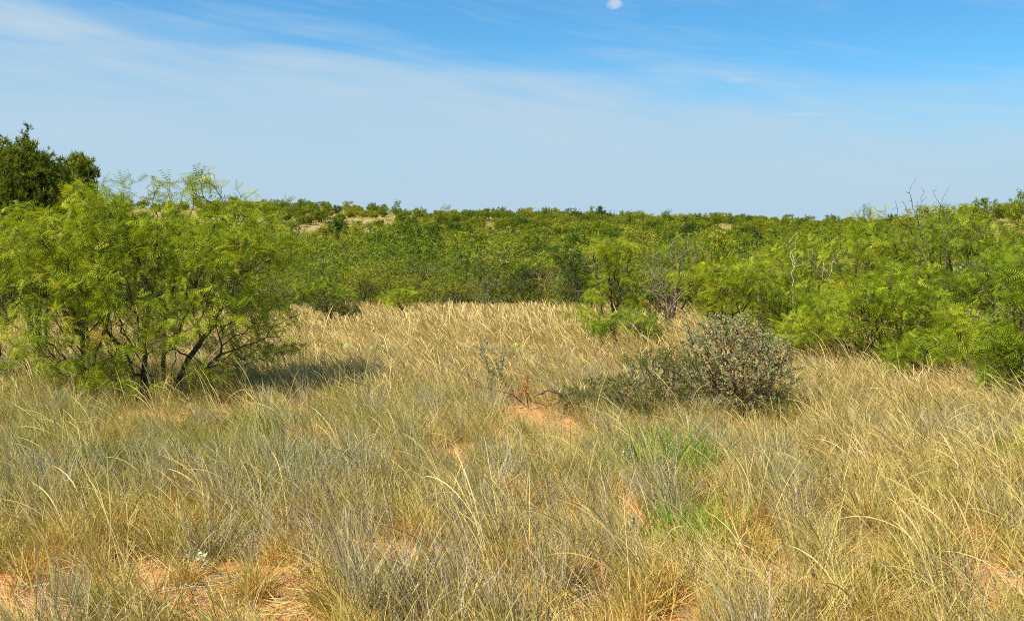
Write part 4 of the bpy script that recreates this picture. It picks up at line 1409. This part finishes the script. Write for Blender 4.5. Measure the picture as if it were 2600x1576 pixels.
make_layer('dead_grey_grass', 'curly weathered grey grass between the green bunches', [greytuft(560 + i) for i in range(7)],
           lambda x, y: (6 + 6 * near(y, 4.6, 6)) * (1 - .9 * bare_at(x, y)) * np.interp(fbm(x / 1.1, y / 1.1, 65, 2), [.35, .6], [.1, 1.4]), 17, 2.6, 12.5, 604)
make_layer('grass_litter', 'fallen dry stems lying on the soil', [litter(580 + i) for i in range(5)],
           lambda x, y: 9.0 + 9 * bare_at(x, y), 18, 2.6, 11, 605, shift_fn=lambda x, y: x * 0)
# farther field
make_layer('straw_meadow', 'pale straw-coloured grass filling the middle of the clearing', [straw(620 + i, 1) for i in range(8)],
           lambda x, y: (26 * near(y, 8.5, 10.5)) * (1 - .9 * bare_at(x, y)) * np.where(y < 17, 1, 0), 26, 8.5, 17, 606)
make_layer('meadow_stalks', 'arching stalks over the meadow', [stalks(640 + i, 1) for i in range(6)],
           lambda x, y: 5 * near(y, 9, 10.5) * (1 - .8 * bare_at(x, y)) * np.interp(fbm(x / .9, y / .9, 67, 2), [.3, .6], [.2, 1.3]), 7, 9, 18, 607, shift_fn=lambda x, y: green_shift(x, y) * .6)
make_layer('right_straw_grass', 'pale wind-bent straw grass at the right and in front of the mesquites', [straw(660 + i, 0) for i in range(8)],
           lambda x, y: 22 * np.clip((x - .9) / 1.2, 0, 1) * near(y, 5, 6.5) * (1 - .9 * bare_at(x, y)), 22, 5, 11.5, 608)
make_layer('far_meadow', 'distant pale grass at the end of the clearing', [straw(680 + i, 2) for i in range(7)],
           lambda x, y: np.where(y < 33, 24.0, 6.0), 24, 16.5, 42, 609)
# small clods and stones of the red soil
def clod(seed):
    R = np.random.default_rng(seed)
    a = np.linspace(0, 2 * np.pi, 6, endpoint=False)
    v = [(0, 0, -.4)]
    for h_, r_ in ((-.15, .8), (.25, .75), (.5, .4)):
        v += [(math.cos(q) * r_ * R.uniform(.75, 1.2), math.sin(q) * r_ * R.uniform(.7, 1.1), h_ * R.uniform(.8, 1.1)) for q in a]
    v.append((0, 0, .58))
    q4 = [[1 + k * 6 + i, 1 + k * 6 + (i + 1) % 6, 7 + k * 6 + (i + 1) % 6, 7 + k * 6 + i] for k in range(2) for i in range(6)]
    t3 = [[13 + i, 13 + (i + 1) % 6, 19] for i in range(6)]
    return make_mesh('clod', np.array(v), [np.array(q4), np.array(t3)], [soil])
Rc = np.random.default_rng(33)
cy_ = Rc.uniform(2.8, 9.5, 9000); cx_ = Rc.uniform(-1, 1, 9000) * (.52 * cy_ + 1.5)
kp = Rc.random(9000) < .25 + .75 * bare_at(cx_, cy_)
cx_, cy_ = cx_[kp], cy_[kp]
cs_ = .004 + .014 * Rc.random(len(cx_)) ** 3
scatter('soil_clods', 'small reddish clods and pebbles on the bare soil', [piece('c%d' % i, clod(800 + i)) for i in range(5)], np.stack([cx_, cy_, H(cx_, cy_)], 1),
        Rc.uniform(0, 6.28, (len(cx_), 3)) * [.1, .1, 1], np.stack([cs_, cs_, cs_ * .8], 1), Rc.integers(0, 5, len(cx_)), {'shift': cs_})
# green tufts
def tuft(seed):
    R = np.random.default_rng(seed)
    v, f, r_ = ribbons(R, 260, .14, .34, .0036, .05, .6, .1, .8, 6, .16, .3, 0, 1, curl=.25)
    return make_mesh('blades', v, [f], [M['bright']], {'r': r_})
for i, (px, py, s, lab) in enumerate([(1700, 1225, 1.3, 'bright green grass tuft right of centre, below the silvery bush'), (1745, 1395, 1.0, 'bright green grass tuft nearest the camera, right of centre'),
                                      (1240, 1180, .6, 'small green grass tuft left of the red mound'), (1650, 1205, .7, 'smaller green grass tuft touching the larger bright one')]):
    o = obj('grass_tuft', tuft(700 + i), None, on_ground(px, py))
    o.scale = (s * 1.5, s * 1.1, s * 1.1)
    o['label'] = lab; o['category'] = 'grass tuft'; o['kind'] = 'thing'

# low herbs and dry tufts dotted over the open far slopes
R = np.random.default_rng(91)
nn_ = 16000
yy_ = R.uniform(100, 300, nn_); xx_ = R.uniform(-.56, .56, nn_) * yy_
def slope_tuft(seed):
    R = np.random.default_rng(seed)
    v, f, r_ = ribbons(R, 26, .25, .55, .05, .2, 1.0, .1, .6, 2, .5, .3, 0, .8)
    return make_mesh('tuft', v, [f], [M['grass']], {'r': r_})
scatter('slope_grass', 'dry tufts dotted over the open far slope', [piece('t%d' % i, slope_tuft(720 + i)) for i in range(4)], np.stack([xx_, yy_, H(xx_, yy_)], 1),
        np.stack([np.zeros(nn_), np.zeros(nn_), R.uniform(0, 6.28, nn_)], 1), np.repeat(R.uniform(.5, 1.3, nn_)[:, None], 3, 1), R.integers(0, 4, nn_), {'shift': R.uniform(0, .5, nn_)})
